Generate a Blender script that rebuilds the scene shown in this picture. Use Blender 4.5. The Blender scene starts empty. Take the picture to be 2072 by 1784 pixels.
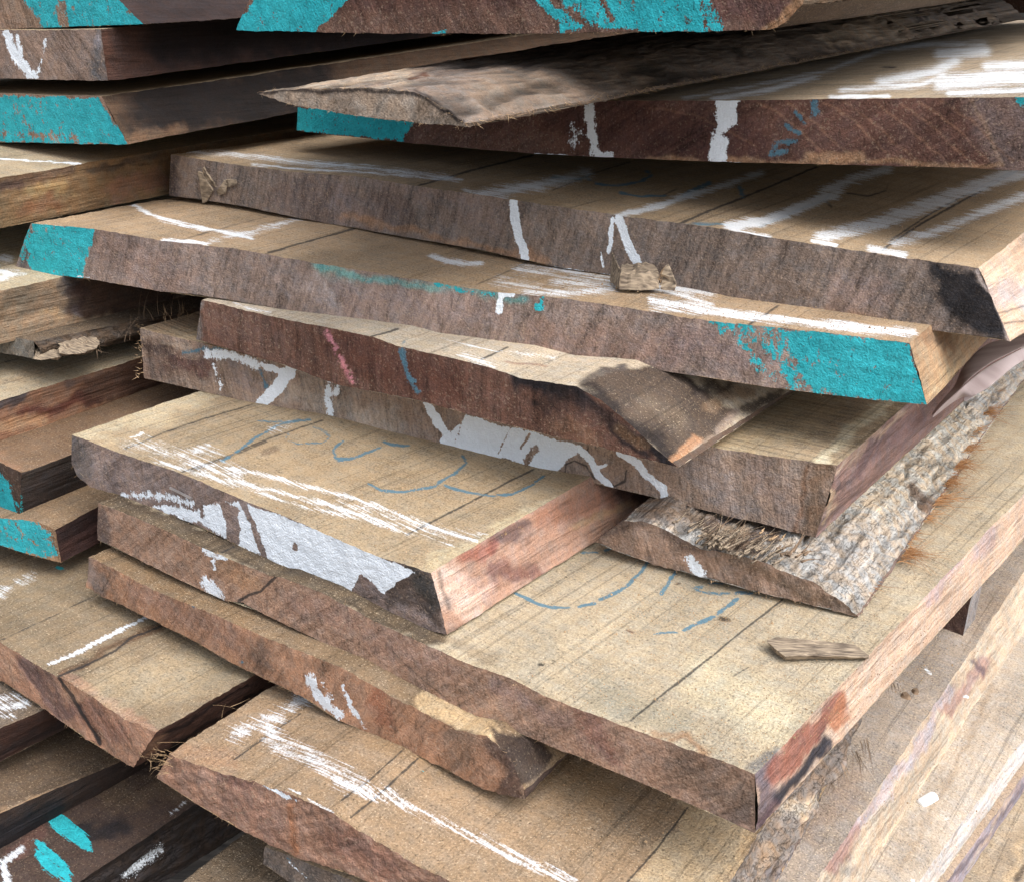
import bpy, math, random
import numpy as np
random.seed(7)
T = 0.05            # one board thickness in metres: all stack measurements below are in this unit
H = 0.95            # camera height above the yard
FOC, PX, PY = 2250.0, 1036.0, 892.0
# ------------------------------------------------------------------ camera basis
_p, _r = math.radians(23), math.radians(2)
FW = np.array([0, math.cos(_p), -math.sin(_p)]); _u = np.array([0, math.sin(_p), math.cos(_p)]); _x = np.array([1.0, 0, 0])
RT = math.cos(_r)*_x + math.sin(_r)*_u; UP = -math.sin(_r)*_x + math.cos(_r)*_u
def ray(p):
    return FW + (p[0]-PX)/FOC*RT + (PY-p[1])/FOC*UP
def onz(p, z):
    r = ray(p); return r*(z/r[2])
def onplane(p, A, n):
    r = ray(p); return r*(A.dot(n)/r.dot(n))
def proj(P):
    d = P@FW
    return np.stack([PX+FOC*(P@RT)/d, PY-FOC*(P@UP)/d], -1)
ORG = {1:(0,0),2:(685.2,0),3:(1318.3,0),4:(0,582.4),5:(685.2,582.4),6:(1318.3,582.4),7:(0,1133.3),8:(685.2,1133.3),9:(1318.3,1133.3)}
def Q(n, pts):       # sketch-sheet coordinates to survey coordinates
    return [(ORG[n][0]+.3648*x, ORG[n][1]+.3648*y) for x, y in pts]
def srgb(r, g, b):
    m = (r+g+b)/3; k = .74; r, g, b = m+(r-m)*k-2, m+(g-m)*k, m+(b-m)*k*.95+3
    f = lambda c: (c/255/12.92) if c <= 10 else ((c/255+.055)/1.055)**2.4
    return (f(r), f(g), f(b))
# ------------------------------------------------------------------ numpy noise
_rng = np.random.RandomState(3); _perm = _rng.permutation(4096); _val = _rng.rand(4096)
def vnoise(P, seed=0):
    i = np.floor(P).astype(np.int64); f = P-i; f = f*f*(3-2*f)
    def h(a, b, c):
        return _val[_perm[(_perm[(_perm[(i[:,0]+a+seed*17) & 4095]+i[:,1]+b) & 4095]+i[:,2]+c) & 4095]]
    x, y, z = f[:,0], f[:,1], f[:,2]
    l = lambda a, b, t: a+(b-a)*t
    return l(l(l(h(0,0,0),h(1,0,0),x), l(h(0,1,0),h(1,1,0),x), y), l(l(h(0,0,1),h(1,0,1),x), l(h(0,1,1),h(1,1,1),x), y), z)*2-1
def fbm(P, o=4, seed=0):
    a, s, t = 1.0, 0, 0
    for k in range(o):
        s = s+a*vnoise(P*(2.03**k)+k*7.3, seed+k); t += a; a *= .5
    return s/t
def v3(P, seed): return np.stack([vnoise(P, seed), vnoise(P+31.7, seed+5), vnoise(P-17.1, seed+9)], -1)
# ------------------------------------------------------------------ marks
def seg_dist(X, pts):
    d = np.full(len(X), 1e9)
    for (ax, ay), (bx, by) in zip(pts[:-1], pts[1:]):
        vx, vy = bx-ax, by-ay; L = vx*vx+vy*vy+1e-9
        t = np.clip(((X[:,0]-ax)*vx+(X[:,1]-ay)*vy)/L, 0, 1)
        d = np.minimum(d, np.hypot(X[:,0]-ax-t*vx, X[:,1]-ay-t*vy))
    return d
def in_poly(X, pts):
    c = np.zeros(len(X), bool); n = len(pts)
    for k in range(n):
        (x1, y1), (x2, y2) = pts[k], pts[(k+1) % n]
        if y1 == y2: continue
        m = ((y1 > X[:,1]) != (y2 > X[:,1])) & (X[:,0] < (x2-x1)*(X[:,1]-y1)/(y2-y1)+x1)
        c ^= m
    return c
def field(X, pts, w, soft, asp=1.0):
    if w == 'poly':
        pp = list(pts)+[pts[0]]
        d = seg_dist(X, pp); d = np.where(in_poly(X, pts), d, -d)
    else:
        Y = X.copy(); Y[:,1] *= asp; q = [(a, b*asp) for a, b in pts]
        d = w/2-seg_dist(Y, q)
    return np.clip(d/max(soft, .5)+.5, 0, 1)
CH = {'W':0, 'T':1, 'B':2, 'K':3}
def paint(P, surf, ops, base):
    X = proj(P); n = len(X)
    col = np.tile(np.array(base), (n, 1)); mk = np.zeros((n, 4))
    w1 = np.stack([fbm(P*2.3, 3, 4), fbm(P*2.3+9, 3, 8)], -1)
    w2 = np.stack([fbm(P*6, 2, 14), fbm(P*6+9, 2, 18)], -1)
    for op in ops:
        k, sf, pts, w, soft, st = op[:6]
        if surf not in sf: continue
        asp = op[7] if len(op) > 7 else 1.0
        if k == 'K': w, soft = w+1.6, 4.0
        if k == 'W' and surf == 't' and w != 'poly' and w > 8: w, soft, st = w*1.2, soft*1.25, st*.85 if st < .85 else st*.9
        if k == 'C':
            m = field(X+w1*min(30, soft*.9+4)+w2*min(14, soft*.5+2), pts, w, soft, asp)
            m = m*m*(3-2*m)*st
            col = col*(1-m[:,None])+np.array(op[6])*m[:,None]
        elif k == 'P':      # pinkish chalk stored in a colour
            m = field(X, pts, w, soft, asp)*st*(vnoise(P*22, 3)*.5+.6 > .55)
            col = col*(1-m[:,None])+np.array(op[6])*m[:,None]
        else:
            a = 1.2 if k == 'K' else (3 if w != 'poly' else 5)
            m = field(X+w2*a, pts, w, soft, asp)
            c = CH[k]
            if st < 0: mk[:,c] = mk[:,c]*(1-m*(-st))
            else: mk[:,c] = np.maximum(mk[:,c], m*st)
    return col, mk
# ------------------------------------------------------------------ materials
def mat(name, kind):
    m = bpy.data.materials.new(name); m.use_nodes = True
    nt = m.node_tree; N = nt.nodes; L = nt.links; bs = N['Principled BSDF']
    def nd(t, **kw):
        n = N.new(t)
        for k, v in kw.items(): setattr(n, k, v)
        return n
    def put(s, v):
        if hasattr(v, 'links'): L.new(v, s)
        else: s.default_value = v
    def mth(op, a, b=0.0, c=None, clamp=False):
        n = nd('ShaderNodeMath', operation=op, use_clamp=clamp); put(n.inputs[0], a); put(n.inputs[1], b)
        if c is not None: put(n.inputs[2], c)
        return n.outputs[0]
    def mix(f, a, b, bt='MIX'):
        n = nd('ShaderNodeMix', data_type='RGBA', blend_type=bt); put(n.inputs[0], f)
        put(n.inputs[6], a if hasattr(a, 'links') else (*a, 1)); put(n.inputs[7], b if hasattr(b, 'links') else (*b, 1)); return n.outputs[2]
    def ss(v, lo, hi):
        n = nd('ShaderNodeMapRange', interpolation_type='SMOOTHSTEP'); put(n.inputs[0], v); n.inputs[1].default_value = lo; n.inputs[2].default_value = hi
        return n.outputs[0]
    tc = nd('ShaderNodeTexCoord'); oi = nd('ShaderNodeObjectInfo')
    off = nd('ShaderNodeVectorMath', operation='MULTIPLY_ADD'); L.new(tc.outputs['Object'], off.inputs[0]); off.inputs[1].default_value = (20, 20, 20)
    cx = nd('ShaderNodeCombineXYZ'); r = mth('MULTIPLY', oi.outputs['Random'], 37.0); L.new(r, cx.inputs[0]); L.new(r, cx.inputs[1]); L.new(r, cx.inputs[2]); L.new(cx.outputs[0], off.inputs[2])
    def noise(scl, sc=1.0, det=3, rough=.55, dist=0.0, out='Fac'):
        mp = nd('ShaderNodeMapping'); mp.inputs[3].default_value = scl; L.new(off.outputs[0], mp.inputs[0])
        n = nd('ShaderNodeTexNoise'); n.inputs['Scale'].default_value = sc; n.inputs['Detail'].default_value = det
        n.inputs['Roughness'].default_value = rough; n.inputs['Distortion'].default_value = dist; L.new(mp.outputs[0], n.inputs['Vector']); return n.outputs[out]
    ca = nd('ShaderNodeAttribute', attribute_name='Col'); ma = nd('ShaderNodeAttribute', attribute_name='Mk')
    sp = nd('ShaderNodeSeparateColor'); L.new(ma.outputs['Color'], sp.inputs[0])
    W_, T_, B_, K_ = sp.outputs[0], sp.outputs[1], sp.outputs[2], ma.outputs['Alpha']
    col = ca.outputs['Color']
    fine = noise((1,1,1), 30, 2, .7); mid = noise((1,1,1), 5, 2, .6); low = noise((1,1,1), .9, 2, .6)
    if kind == 'end':
        vr = nd('ShaderNodeVectorRotate', rotation_type='Y_AXIS'); L.new(off.outputs[0], vr.inputs['Vector']); L.new(mth('MULTIPLY_ADD', oi.outputs['Random'], 2.0, -1.0), vr.inputs['Angle'])
    def rnoise(scl, det=3, rough=.6, dist=0.0):
        mp = nd('ShaderNodeMapping'); mp.inputs[3].default_value = scl; L.new(vr.outputs[0], mp.inputs[0])
        n = nd('ShaderNodeTexNoise'); n.inputs['Scale'].default_value = 1; n.inputs['Detail'].default_value = det; n.inputs['Roughness'].default_value = rough; n.inputs['Distortion'].default_value = dist
        L.new(mp.outputs[0], n.inputs['Vector']); return n.outputs['Fac']
    if kind == 'top':
        saw = noise((.3, 8, 3), 1.0, 4, .7, .3); grain = noise((5, .3, 3), 1.0, 3, .6, .6)
        sw = ss(noise((.2, 16, 3), 1.0, 2, .7, .1), .38, .62)
        f = mth('MULTIPLY_ADD', mth('MULTIPLY', mth('SUBTRACT', sw, .6), ca.outputs['Alpha']), .55, mth('MULTIPLY_ADD', mth('SUBTRACT', saw, .5), .25, 1.0))
        f = mth('MULTIPLY_ADD', mth('SUBTRACT', grain, .5), .38, f)
        f = mth('MULTIPLY_ADD', mth('SUBTRACT', low, .5), .6, f)
        f = mth('MULTIPLY_ADD', mth('SUBTRACT', fine, .5), 1.45, f)
        gl_ = noise((13, .12, 3), 1.0, 3, .65, .25)
        f = mth('MULTIPLY', f, mth('MULTIPLY_ADD', ss(gl_, .44, .34), -.30, 1.0))
        f = mth('MULTIPLY_ADD', mth('SUBTRACT', noise((1.1, .5, 1), 1.0, 4, .65, .8), .5), .55, f)
        stre = mth('MULTIPLY_ADD', mth('SUBTRACT', noise((.5, 22, 3), 1.0, 3, .7), .5), 2.1, mth('MULTIPLY', mth('SUBTRACT', fine, .5), 1.0)); wamp = .85
        stre = mth('MULTIPLY_ADD', mth('SUBTRACT', noise((1.2, 1.6, 1), 2.2, 3, .6), .5), 1.0, stre)
        tint = mix(ss(mid, .35, .7), (1.04, 1.0, .94), (.96, .99, 1.03))
        spk = ss(noise((1,1,1), 34, 1, .5), .64, .70); spkc = (.74, .60, .42); spka = .38
        dk = ss(noise((1,1,1), 30, 1, .5), .31, .25)
        hgt = mth('ADD', mth('MULTIPLY', fine, 1.2), mth('MULTIPLY', sw, mth('MULTIPLY', ca.outputs['Alpha'], .5))); bd = .0016
    elif kind == 'end':
        g1 = rnoise((15, 9, 1.5), 3, .65, .3); ring = rnoise((3.4, 2, .4), 2, .55, .8); wv = noise((16, 16, 3), 1.0, 3, .7)
        f = mth('MULTIPLY_ADD', mth('SUBTRACT', g1, .5), 1.15, 1.0)
        f = mth('MULTIPLY_ADD', mth('SUBTRACT', ring, .5), 1.25, f)
        f = mth('MULTIPLY_ADD', mth('SUBTRACT', low, .5), .7, f)
        f = mth('MULTIPLY_ADD', mth('SUBTRACT', fine, .5), 1.45, f)
        gl_ = noise((13, .12, 3), 1.0, 3, .65, .25)
        f = mth('MULTIPLY', f, mth('MULTIPLY_ADD', ss(gl_, .44, .34), -.30, 1.0))
        f = mth('MULTIPLY_ADD', mth('SUBTRACT', noise((1.1, .5, 1), 1.0, 4, .65, .8), .5), .55, f)
        stre = mth('MULTIPLY_ADD', mth('SUBTRACT', wv, .5), 1.1, mth('MULTIPLY', mth('SUBTRACT', fine, .5), 1.1)); wamp = .6
        stre = mth('MULTIPLY_ADD', mth('SUBTRACT', noise((1,1,1), 6, 4, .7), .5), 2.3, stre)
        tint = mix(ss(mid, .35, .7), (1.05, .98, .93), (.95, .99, 1.05))
        spk = ss(mth('ADD', noise((1,1,1), 22, 3, .6), mth('MULTIPLY', low, .12)), .64, .72); spkc = (.44, .33, .24); spka = .45
        dk = ss(noise((14, 14, 4), 1.0, 3, .6), .36, .28)
        hgt = mth('ADD', mth('MULTIPLY', fine, 1.1), mth('MULTIPLY', g1, .9)); bd = .0016
    else:
        gl = noise((3, .55, 9), 1.0, 4, .65, .5); gs = noise((6, .9, 20), 1.0, 3, .6, .2)
        f = mth('MULTIPLY_ADD', mth('SUBTRACT', gl, .5), 1.0, 1.0)
        f = mth('MULTIPLY_ADD', mth('SUBTRACT', gs, .5), .6, f)
        f = mth('MULTIPLY_ADD', mth('SUBTRACT', fine, .5), 1.15, f)
        f = mth('MULTIPLY_ADD', mth('SUBTRACT', low, .5), .8, f)
        stre = mth('MULTIPLY', mth('SUBTRACT', fine, .5), 1.5); wamp = .7
        tint = mix(ss(mid, .35, .7), (1.06, .97, .9), (.95, 1.0, 1.05))
        spk = ss(noise((1,1,1), 24, 2, .6), .68, .75); spkc = (.55, .42, .28); spka = .4
        dk = ss(noise((5, .8, 12), 1.0, 4, .6), .40, .30)
        hgt = mth('ADD', mth('MULTIPLY', gl, 1.4), mth('ADD', mth('MULTIPLY', fine, .55), mth('MULTIPLY', gs, .9))); bd = .002
        if kind == 'bark':
            cr = noise((2.2, 1.1, 2.2), 1.0, 4, .7, .8); vo = nd('ShaderNodeTexVoronoi', feature='DISTANCE_TO_EDGE')
            mp = nd('ShaderNodeMapping'); mp.inputs[3].default_value = (1.5, .45, 1.5); wv = nd('ShaderNodeVectorMath', operation='MULTIPLY_ADD')
            L.new(off.outputs[0], mp.inputs[0]); L.new(noise((1,1,1), 2.5, 4, .6, 0, 'Color'), wv.inputs[0]); wv.inputs[1].default_value = (1.2,)*3; L.new(mp.outputs[0], wv.inputs[2]); L.new(wv.outputs[0], vo.inputs['Vector'])
            ck = ss(vo.outputs['Distance'], .0, .05)
            fl = noise((8, .8, 8), 1.0, 4, .62, .35); pl = noise((2.2, .7, 2.2), 1.0, 4, .65, .5)
            f = mth('MULTIPLY', mth('MULTIPLY_ADD', mth('SUBTRACT', fl, .5), 1.6, 1.0), mth('MULTIPLY_ADD', ck, .35, .65))
            f = mth('MULTIPLY_ADD', mth('SUBTRACT', pl, .5), 1.0, f)
            hgt = mth('ADD', mth('MULTIPLY', fl, 2.2), mth('ADD', mth('MULTIPLY', ck, .6), mth('MULTIPLY', pl, 1.5))); bd = .005
            dk = ss(fl, .40, .32); spka = .1; tint = mix(ss(mid, .35, .65), (1.1, .98, .85), (.95, 1.02, 1.1))
    c = mix(1.0, col, tint, 'MULTIPLY')
    vm = nd('ShaderNodeVectorMath', operation='SCALE'); L.new(c, vm.inputs[0]); L.new(f, vm.inputs[3]); c = vm.outputs[0]
    lum = nd('ShaderNodeRGBToBW'); L.new(col, lum.inputs[0])
    c = mix(mth('MULTIPLY', mth('MULTIPLY', spk, spka), ss(lum.outputs[0], .0, .12)), c, spkc)
    c = mix(mth('MULTIPLY', dk, .45), c, (.035, .024, .018))
    def cover(v, amp, w=.09):
        return mth('MULTIPLY', ss(mth('MULTIPLY_ADD', stre, amp, v), .5-w, .5+w), ss(v, .03, .12))
    c = mix(mth('MULTIPLY', cover(K_, .45, .3), .85), c, (.032, .030, .030))
    bl = mix(fine, (.035, .115, .18), (.12, .25, .32))
    c = mix(mth('MULTIPLY', cover(B_, .7, .2), .88), c, bl)
    te = nd('ShaderNodeVectorMath', operation='SCALE'); L.new(mix(low, (.012, .33, .40), (.04, .52, .58)), te.inputs[0]); L.new(mth('MULTIPLY_ADD', fine, .9, mth('MULTIPLY_ADD', mid, .7, .15)), te.inputs[3])
    tec = mix(mth('MULTIPLY', dk, .55), te.outputs[0], (.012, .10, .11)) if kind == 'end' else te.outputs[0]
    c = mix(mth('MULTIPLY', cover(T_, 1.1, .12), .95), c, tec)
    wh = nd('ShaderNodeVectorMath', operation='SCALE'); wh.inputs[0].default_value = (.86, .93, 1.0); L.new(mth('MULTIPLY_ADD', fine, .25, .87), wh.inputs[3])
    wc = cover(W_, wamp, .25 if kind == 'top' else .1)
    c = mix(mth('MULTIPLY', wc, .72 if kind == 'top' else .97), c, wh.outputs[0])
    L.new(c, bs.inputs['Base Color']); bs.inputs['Roughness'].default_value = .9
    bs.inputs['Specular IOR Level'].default_value = .2
    bp = nd('ShaderNodeBump'); bp.inputs['Strength'].default_value = .8; bp.inputs['Distance'].default_value = bd
    L.new(hgt, bp.inputs['Height']); L.new(bp.outputs[0], bs.inputs['Normal'])
    return m
MT, ME, MS, MB = mat('sawn_face_wood', 'top'), mat('end_grain_wood', 'end'), mat('board_edge_wood', 'side'), mat('rough_bark', 'bark')
def plain(name, c1, c2, sc=300, rough=.8, bump=.0006, metal=0.0):
    m = bpy.data.materials.new(name); m.use_nodes = True; N = m.node_tree.nodes; L = m.node_tree.links; b = N['Principled BSDF']
    tc = N.new('ShaderNodeTexCoord'); n = N.new('ShaderNodeTexNoise'); n.inputs['Scale'].default_value = sc; n.inputs['Detail'].default_value = 5
    mpp = N.new('ShaderNodeMapping'); mpp.inputs[3].default_value = (.25, 1.6, 1.0); L.new(tc.outputs['Object'], mpp.inputs[0]); L.new(mpp.outputs[0], n.inputs['Vector']); r = N.new('ShaderNodeValToRGB'); r.color_ramp.elements[0].position = .35; r.color_ramp.elements[1].position = .65
    r.color_ramp.elements[0].color = (*c1, 1); r.color_ramp.elements[1].color = (*c2, 1); L.new(n.outputs['Fac'], r.inputs[0]); L.new(r.outputs[0], b.inputs['Base Color'])
    b.inputs['Roughness'].default_value = rough; b.inputs['Metallic'].default_value = metal
    bp = N.new('ShaderNodeBump'); bp.inputs['Distance'].default_value = bump; L.new(n.outputs['Fac'], bp.inputs['Height']); L.new(bp.outputs[0], b.inputs['Normal'])
    return m
MCHALK = plain('stick_chalk', (.72,.74,.76), (.84,.85,.86), 500)
MFIB = plain('raw_wood_fibre', (.30,.19,.10), (.52,.36,.21), 60)
MFIBD = plain('dark_wood_fibre', (.10,.065,.04), (.28,.19,.12), 60)
MTUFT = plain('red_bark_fibre', (.30,.13,.05), (.58,.33,.15), 90)
MSTEEL = plain('staple_steel', (.6,.6,.62), (.75,.75,.78), 200, .35, .0001, .9)
MGRND = plain('yard_gravel', (.10,.085,.07), (.22,.19,.16), 40, .95, .01)
MCHIP = plain('grey_splinter_wood', (.10,.075,.055), (.38,.30,.21), 320, .9, .0012)
MPEEL = plain('lilac_inner_bark', (.36,.28,.27), (.52,.43,.42), 30, .8, .001)
# ------------------------------------------------------------------ objects
COL = bpy.context.scene.collection
def meta(o, label=None, cat=None, group=None, kind=None):
    if label: o['label'] = label
    if cat: o['category'] = cat
    if group: o['group'] = group
    if kind: o['kind'] = kind
    return o
def grid_quads(nu, nv, base, flip=False):
    a = np.arange(nu*nv).reshape(nv, nu)+base
    q = np.stack([a[:-1,:-1], a[:-1,1:], a[1:,1:], a[1:,:-1]], -1).reshape(-1, 4)
    return q[:, ::-1] if flip else q
def resample(pts, n):
    p = np.array(pts, float); d = np.r_[0, np.cumsum(np.hypot(*(p[1:]-p[:-1]).T))]
    t = np.linspace(0, d[-1], n); return np.stack([np.interp(t, d, p[:,0]), np.interp(t, d, p[:,1])], -1)
def link_mesh(name, V, F, mats, mi=None, attrs=None, loc=None, rot=0.0, parent=None, smooth=True):
    me = bpy.data.meshes.new(name); V = np.asarray(V, float)
    F = np.asarray(F); n = F.shape[1]
    me.vertices.add(len(V)); me.vertices.foreach_set('co', V.ravel())
    me.loops.add(F.size); me.loops.foreach_set('vertex_index', F.ravel().astype(np.int32))
    me.polygons.add(len(F)); me.polygons.foreach_set('loop_start', np.arange(0, F.size, n, dtype=np.int32))
    for m in mats: me.materials.append(m)
    if mi is not None: me.polygons.foreach_set('material_index', mi.astype(np.int32))
    me.polygons.foreach_set('use_smooth', np.full(len(F), smooth))
    if attrs:
        for k, a in attrs.items():
            at = me.attributes.new(k, 'FLOAT_COLOR', 'POINT'); at.data.foreach_set('color', a.astype(np.float32).ravel())
    me.update(calc_edges=True); me.validate()
    o = bpy.data.objects.new(name, me); COL.objects.link(o)
    if loc is not None: o.location = loc; o.rotation_euler = (0, 0, rot)
    if parent: o.parent = parent
    return o
CT = srgb(182, 152, 108); CE = srgb(128, 100, 84); CS = srgb(150, 112, 82)
REP = {}
def board(name, label, top, bot, z=None, anc=None, at=None, slope=-.6, head=35, rt=None, rb=None, lt=None, length=30, vis=13,
          ct=CT, ce=CE, cs=CS, ops=(), amp=.018, samp=.02, tamp=0.0, smat=2, tmat=0, saw=.18, cat='plank', group='rough sawn planks in the stack', step=3.0, dz=None, tline=None, bline=None, fr=0):
    # front face plane
    if z is not None:
        a, b = anc if anc else (top[0], top[-1])
        A = onz(a, z); B = onz(b, z); t = B-A; t[2] = 0
        if anc and len(anc) == 2 and anc[1] is None: t = np.array([1, slope, 0])
    else:
        A = ray(at[0]); A = A*(at[1]/A[1]); t = np.array([1.0, slope, 0])
    t = t/np.linalg.norm(t); n = np.array([-t[1], t[0], 0])
    hx = np.array([math.sin(math.radians(head)), math.cos(math.radians(head)), 0])
    pl = lambda p: onplane(p, A, n)
    nu = int(max(8, min(460, sum(math.hypot(q[0]-p[0], q[1]-p[1]) for p, q in zip(top[:-1], top[1:]))/step)))
    nv = int(max(8, min(60, math.hypot(top[-1][0]-bot[-1][0], top[-1][1]-bot[-1][1])/step, )))
    nv = max(nv, int(math.hypot(top[len(top)//2][0]-bot[len(bot)//2][0], 40)/step*.5), 14)
    tp = np.array([pl(p) for p in resample(top, nu)]); bo = np.array([pl(p) for p in resample(bot, nu)])
    def corner(cv, ln):
        a, b = onz(ln[0], ln[2]), onz(ln[1], ln[2]); d = b-a; d = d/np.linalg.norm(d[:2]); E = a+d*((tp[0]-a).dot(n)/d.dot(n))
        return cv+(E-cv[-1])*(np.linspace(0, 1, nu)**4)[:, None], d
    if tline: tp, DT_ = corner(tp, tline)
    if bline: bo, DB_ = corner(bo, bline)
    def edir(C, p, sd):      # direction of a long edge seen through p, in the vertical plane of the board's heading
        if p is None: return None
        if z is not None:
            E = onz(p, C[2]);
            v = E-C; hd = math.degrees(math.atan2(v[0], v[1]))
            if abs(hd-head) < 12: v[2] = 0; return v/np.linalg.norm(v[:2])
            print('   heading off', label[:30], sd, hd)
        m = np.array([hx[1], -hx[0], 0]); E = onplane(p, C, m); v = E-C; return v/np.linalg.norm(v[:2])
    DR = edir(tp[-1], rt, 't'); DL = edir(tp[0], lt, 't'); DB = edir(bo[-1], rb, 'b')
    if DL is not None and z is None and DL[2] > .055: DL = np.array([DL[0], DL[1], .055])
    if tline: DR = DT_
    if bline: DB = DB_
    if DR is None: DR = DB if DB is not None else hx
    if DL is None: DL = DR.copy()
    if DB is None: DB = DR.copy()
    if dz is not None: DR = np.array([DR[0], DR[1], dz]); DL = np.array([DL[0], DL[1], dz]); DB = np.array([DB[0], DB[1], dz])
    # length stations
    s = [0.0]; C = tp[-1] if proj(tp[-1][None])[0][0] < 2200 else tp[nu//2]
    while s[-1] < vis and len(s) < 420:
        a = proj(np.array([C+DR*s[-1], C+DR*(s[-1]+.05)])); pxs = np.hypot(*(a[1]-a[0]))/.05
        s.append(s[-1]+max(.02, step*1.05/max(pxs, 5)))
    s = np.array(s+[length*.6, length]); ns = len(s)
    u = np.linspace(0, 1, nu)[None, :, None]; v = np.linspace(0, 1, nv)[:, None, None]; S = s[:, None, None]
    face = tp[None]*(1-v)+bo[None]*v
    D = DL*(1-u)+DR*u
    topg = tp[None]+S*D
    nar = np.linspace(0, 1, nv)[None, :, None]
    side = (face[:, -1][None])+S*(DR*(1-nar)+DB*nar)
    left = (face[:, 0][None])+S*DL
    botg = bo[::max(1, nu//12)]; 
    if not np.allclose(botg[-1], bo[-1]): botg = np.vstack([botg, bo[-1:]])
    ub = np.linspace(0, 1, len(botg))[None, :, None]
    bots = botg[None]+np.array([0, 1, 3, 8, length*.6, length])[:, None, None]*(DL*(1-ub)+DB*ub)
    back = (tp[None]*(1-v[[0,-1]])+bo[None]*v[[0,-1]])[:, ::max(1, nu//12)]+length*hx
    parts = [('f', face, 1), ('t', topg, tmat), ('s', side, smat), ('l', left, smat), ('b', bots, 0), ('k', back, 1)]
    Vs, Fs, Ms, Cs, Ks = [], [], [], [], []; base = 0
    for sf, g, mi in parts:
        nvv, nuu = g.shape[:2]; P = g.reshape(-1, 3)
        ce_ = tuple(min(1, a*b) for a, b in zip(ce, (1.10, 1.09, 1.03)))
        ct_ = (ct[0]*.85, ct[1]*.86, ct[2]*.91)
        bc = {'f': ce_, 't': ct_, 's': cs, 'l': cs, 'b': ct, 'k': ce}[sf]
        col, mk = paint(P, sf, ops, bc) if sf in 'fts' else (np.tile(np.array(bc), (len(P), 1)), np.zeros((len(P), 4)))
        W = P + v3(P*.9, 1)*amp*.7 + v3(P*4.2, 2)*amp*.45 + v3(P*13, 3)*amp*.42
        if sf == 't':
            uu = np.tile(np.linspace(0, 1, nuu), nvv); ed = np.minimum(np.repeat(s, nuu)/.12, np.minimum(uu, 1-uu)*40); ed = np.clip(1-ed, .22, 1)[:, None]
            W = P + v3(P*.9, 1)*amp*.7 + (v3(P*4.2, 2)*amp*.45 + v3(P*13, 3)*amp*.42)*ed
        if sf == 's' and samp:
            al = P@hx; ac = P@np.array([hx[1], -hx[0], 0])
            q = np.stack([al*.5, ac*2.0, P[:,2]*2.6], -1); wn = np.sin(np.pi*np.tile(np.linspace(0, 1, nuu), nvv))**.6
            W = W+np.array([hx[1], -hx[0], 0])*((fbm(q, 4, 6)*samp*3*wn)[:, None])
        if sf == 't' and tamp:
            al = P@hx; ac = P@np.array([hx[1], -hx[0], 0])
            q = np.stack([al*.7, ac*2.6, P[:,2]*2.6], -1)
            uu = np.tile(np.linspace(0, 1, nuu), nvv); wn = np.clip(np.minimum(uu, 1-uu)*14, 0, 1)*np.clip(np.repeat(s, nuu)/.3, 0, 1)
            rg = 1-np.abs(fbm(q+v3(P*1.1, 6)*.35, 5, 6))*2.2
            if tmat == 3: rg = np.clip(1.25-np.abs(fbm(np.stack([al*.42, ac*2.1, P[:,2]*2], -1)+v3(P*2.0, 6)*.22, 4, 6))*-4.5-.95, .05, .85)+.28*fbm(P*3.1, 4, 9)
            col = col*np.clip(.35+rg*.85, .3, 1.15)[:, None]
            W = W+np.array([hx[1]*.4, -hx[0]*.4, .9])*(((rg-.5)*tamp+fbm(P*6, 3, 3)*tamp*.35)*wn)[:, None]
        Vs.append(W); Cs.append(col); Ks.append(mk)
        Fq = grid_quads(nuu, nvv, base, flip=(sf in 'flb')); Fs.append(Fq); Ms.append(np.full(len(Fq), mi)); base += len(P)
    V = np.vstack(Vs); F = np.vstack(Fs)
    org = (tp[nu//2]+bo[nu//2])/2; a = -math.radians(head)
    R = np.array([[math.cos(a), -math.sin(a), 0], [math.sin(a), math.cos(a), 0], [0, 0, 1]])
    Vl = (V-org)@R*T
    col = np.vstack(Cs); col = np.c_[np.clip(col, 0, 1), np.full(len(col), saw)]
    o = link_mesh(name, Vl, F, [MT, ME, MS, MB], np.concatenate(Ms), {'Col': col, 'Mk': np.vstack(Ks)}, tuple(org*T+np.array([0, 0, H])), a)
    meta(o, label, cat, group)
    REP[label] = (tp, bo, DR, DL, DB, hx, n)
    zt = tp[:,2]; print('BOARD %-46s top %.2f..%.2f bot %.2f..%.2f y %.1f..%.1f  DRz %.3f DLz %.3f DBz %.3f  V%d' % (label[:46], zt[0], zt[-1], bo[0][2], bo[-1][2], tp[0][1], tp[-1][1], DR[2], DL[2], DB[2], len(V)))
    o['_'] = 0; del o['_']
    if fr: fringe(o, org, R, tp, bo, DR, hx, n, int(fr*.7))
    return o, org, R
def to_local(P, org, R): return (np.asarray(P)-org)@R*T
def fibres(specs, w=.012):
    # specs: (root, direction, length, curl); returns ribbons as vertices and quads
    V, F = [], []
    for P, d, L, c in specs:
        d = np.array(d, float); d /= np.linalg.norm(d)+1e-9
        sdv = np.cross(d, np.array([random.gauss(0,1), random.gauss(0,1), random.gauss(0,1)])); sdv /= np.linalg.norm(sdv)+1e-9
        cv = np.cross(d, sdv)
        b = len(V); n = 5
        for k in range(n):
            t = k/(n-1); p = P+d*L*t+cv*c*L*t*t; ww = w*(1-.85*t)
            V += [p-sdv*ww/2, p+sdv*ww/2, p+cv*ww/2]
        for k in range(n-1):
            a = b+3*k
            for i, j in ((0,1),(1,2),(2,0)): F.append((a+i, a+j, a+3+j, a+3+i))
    return np.array(V), np.array(F)
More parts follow.
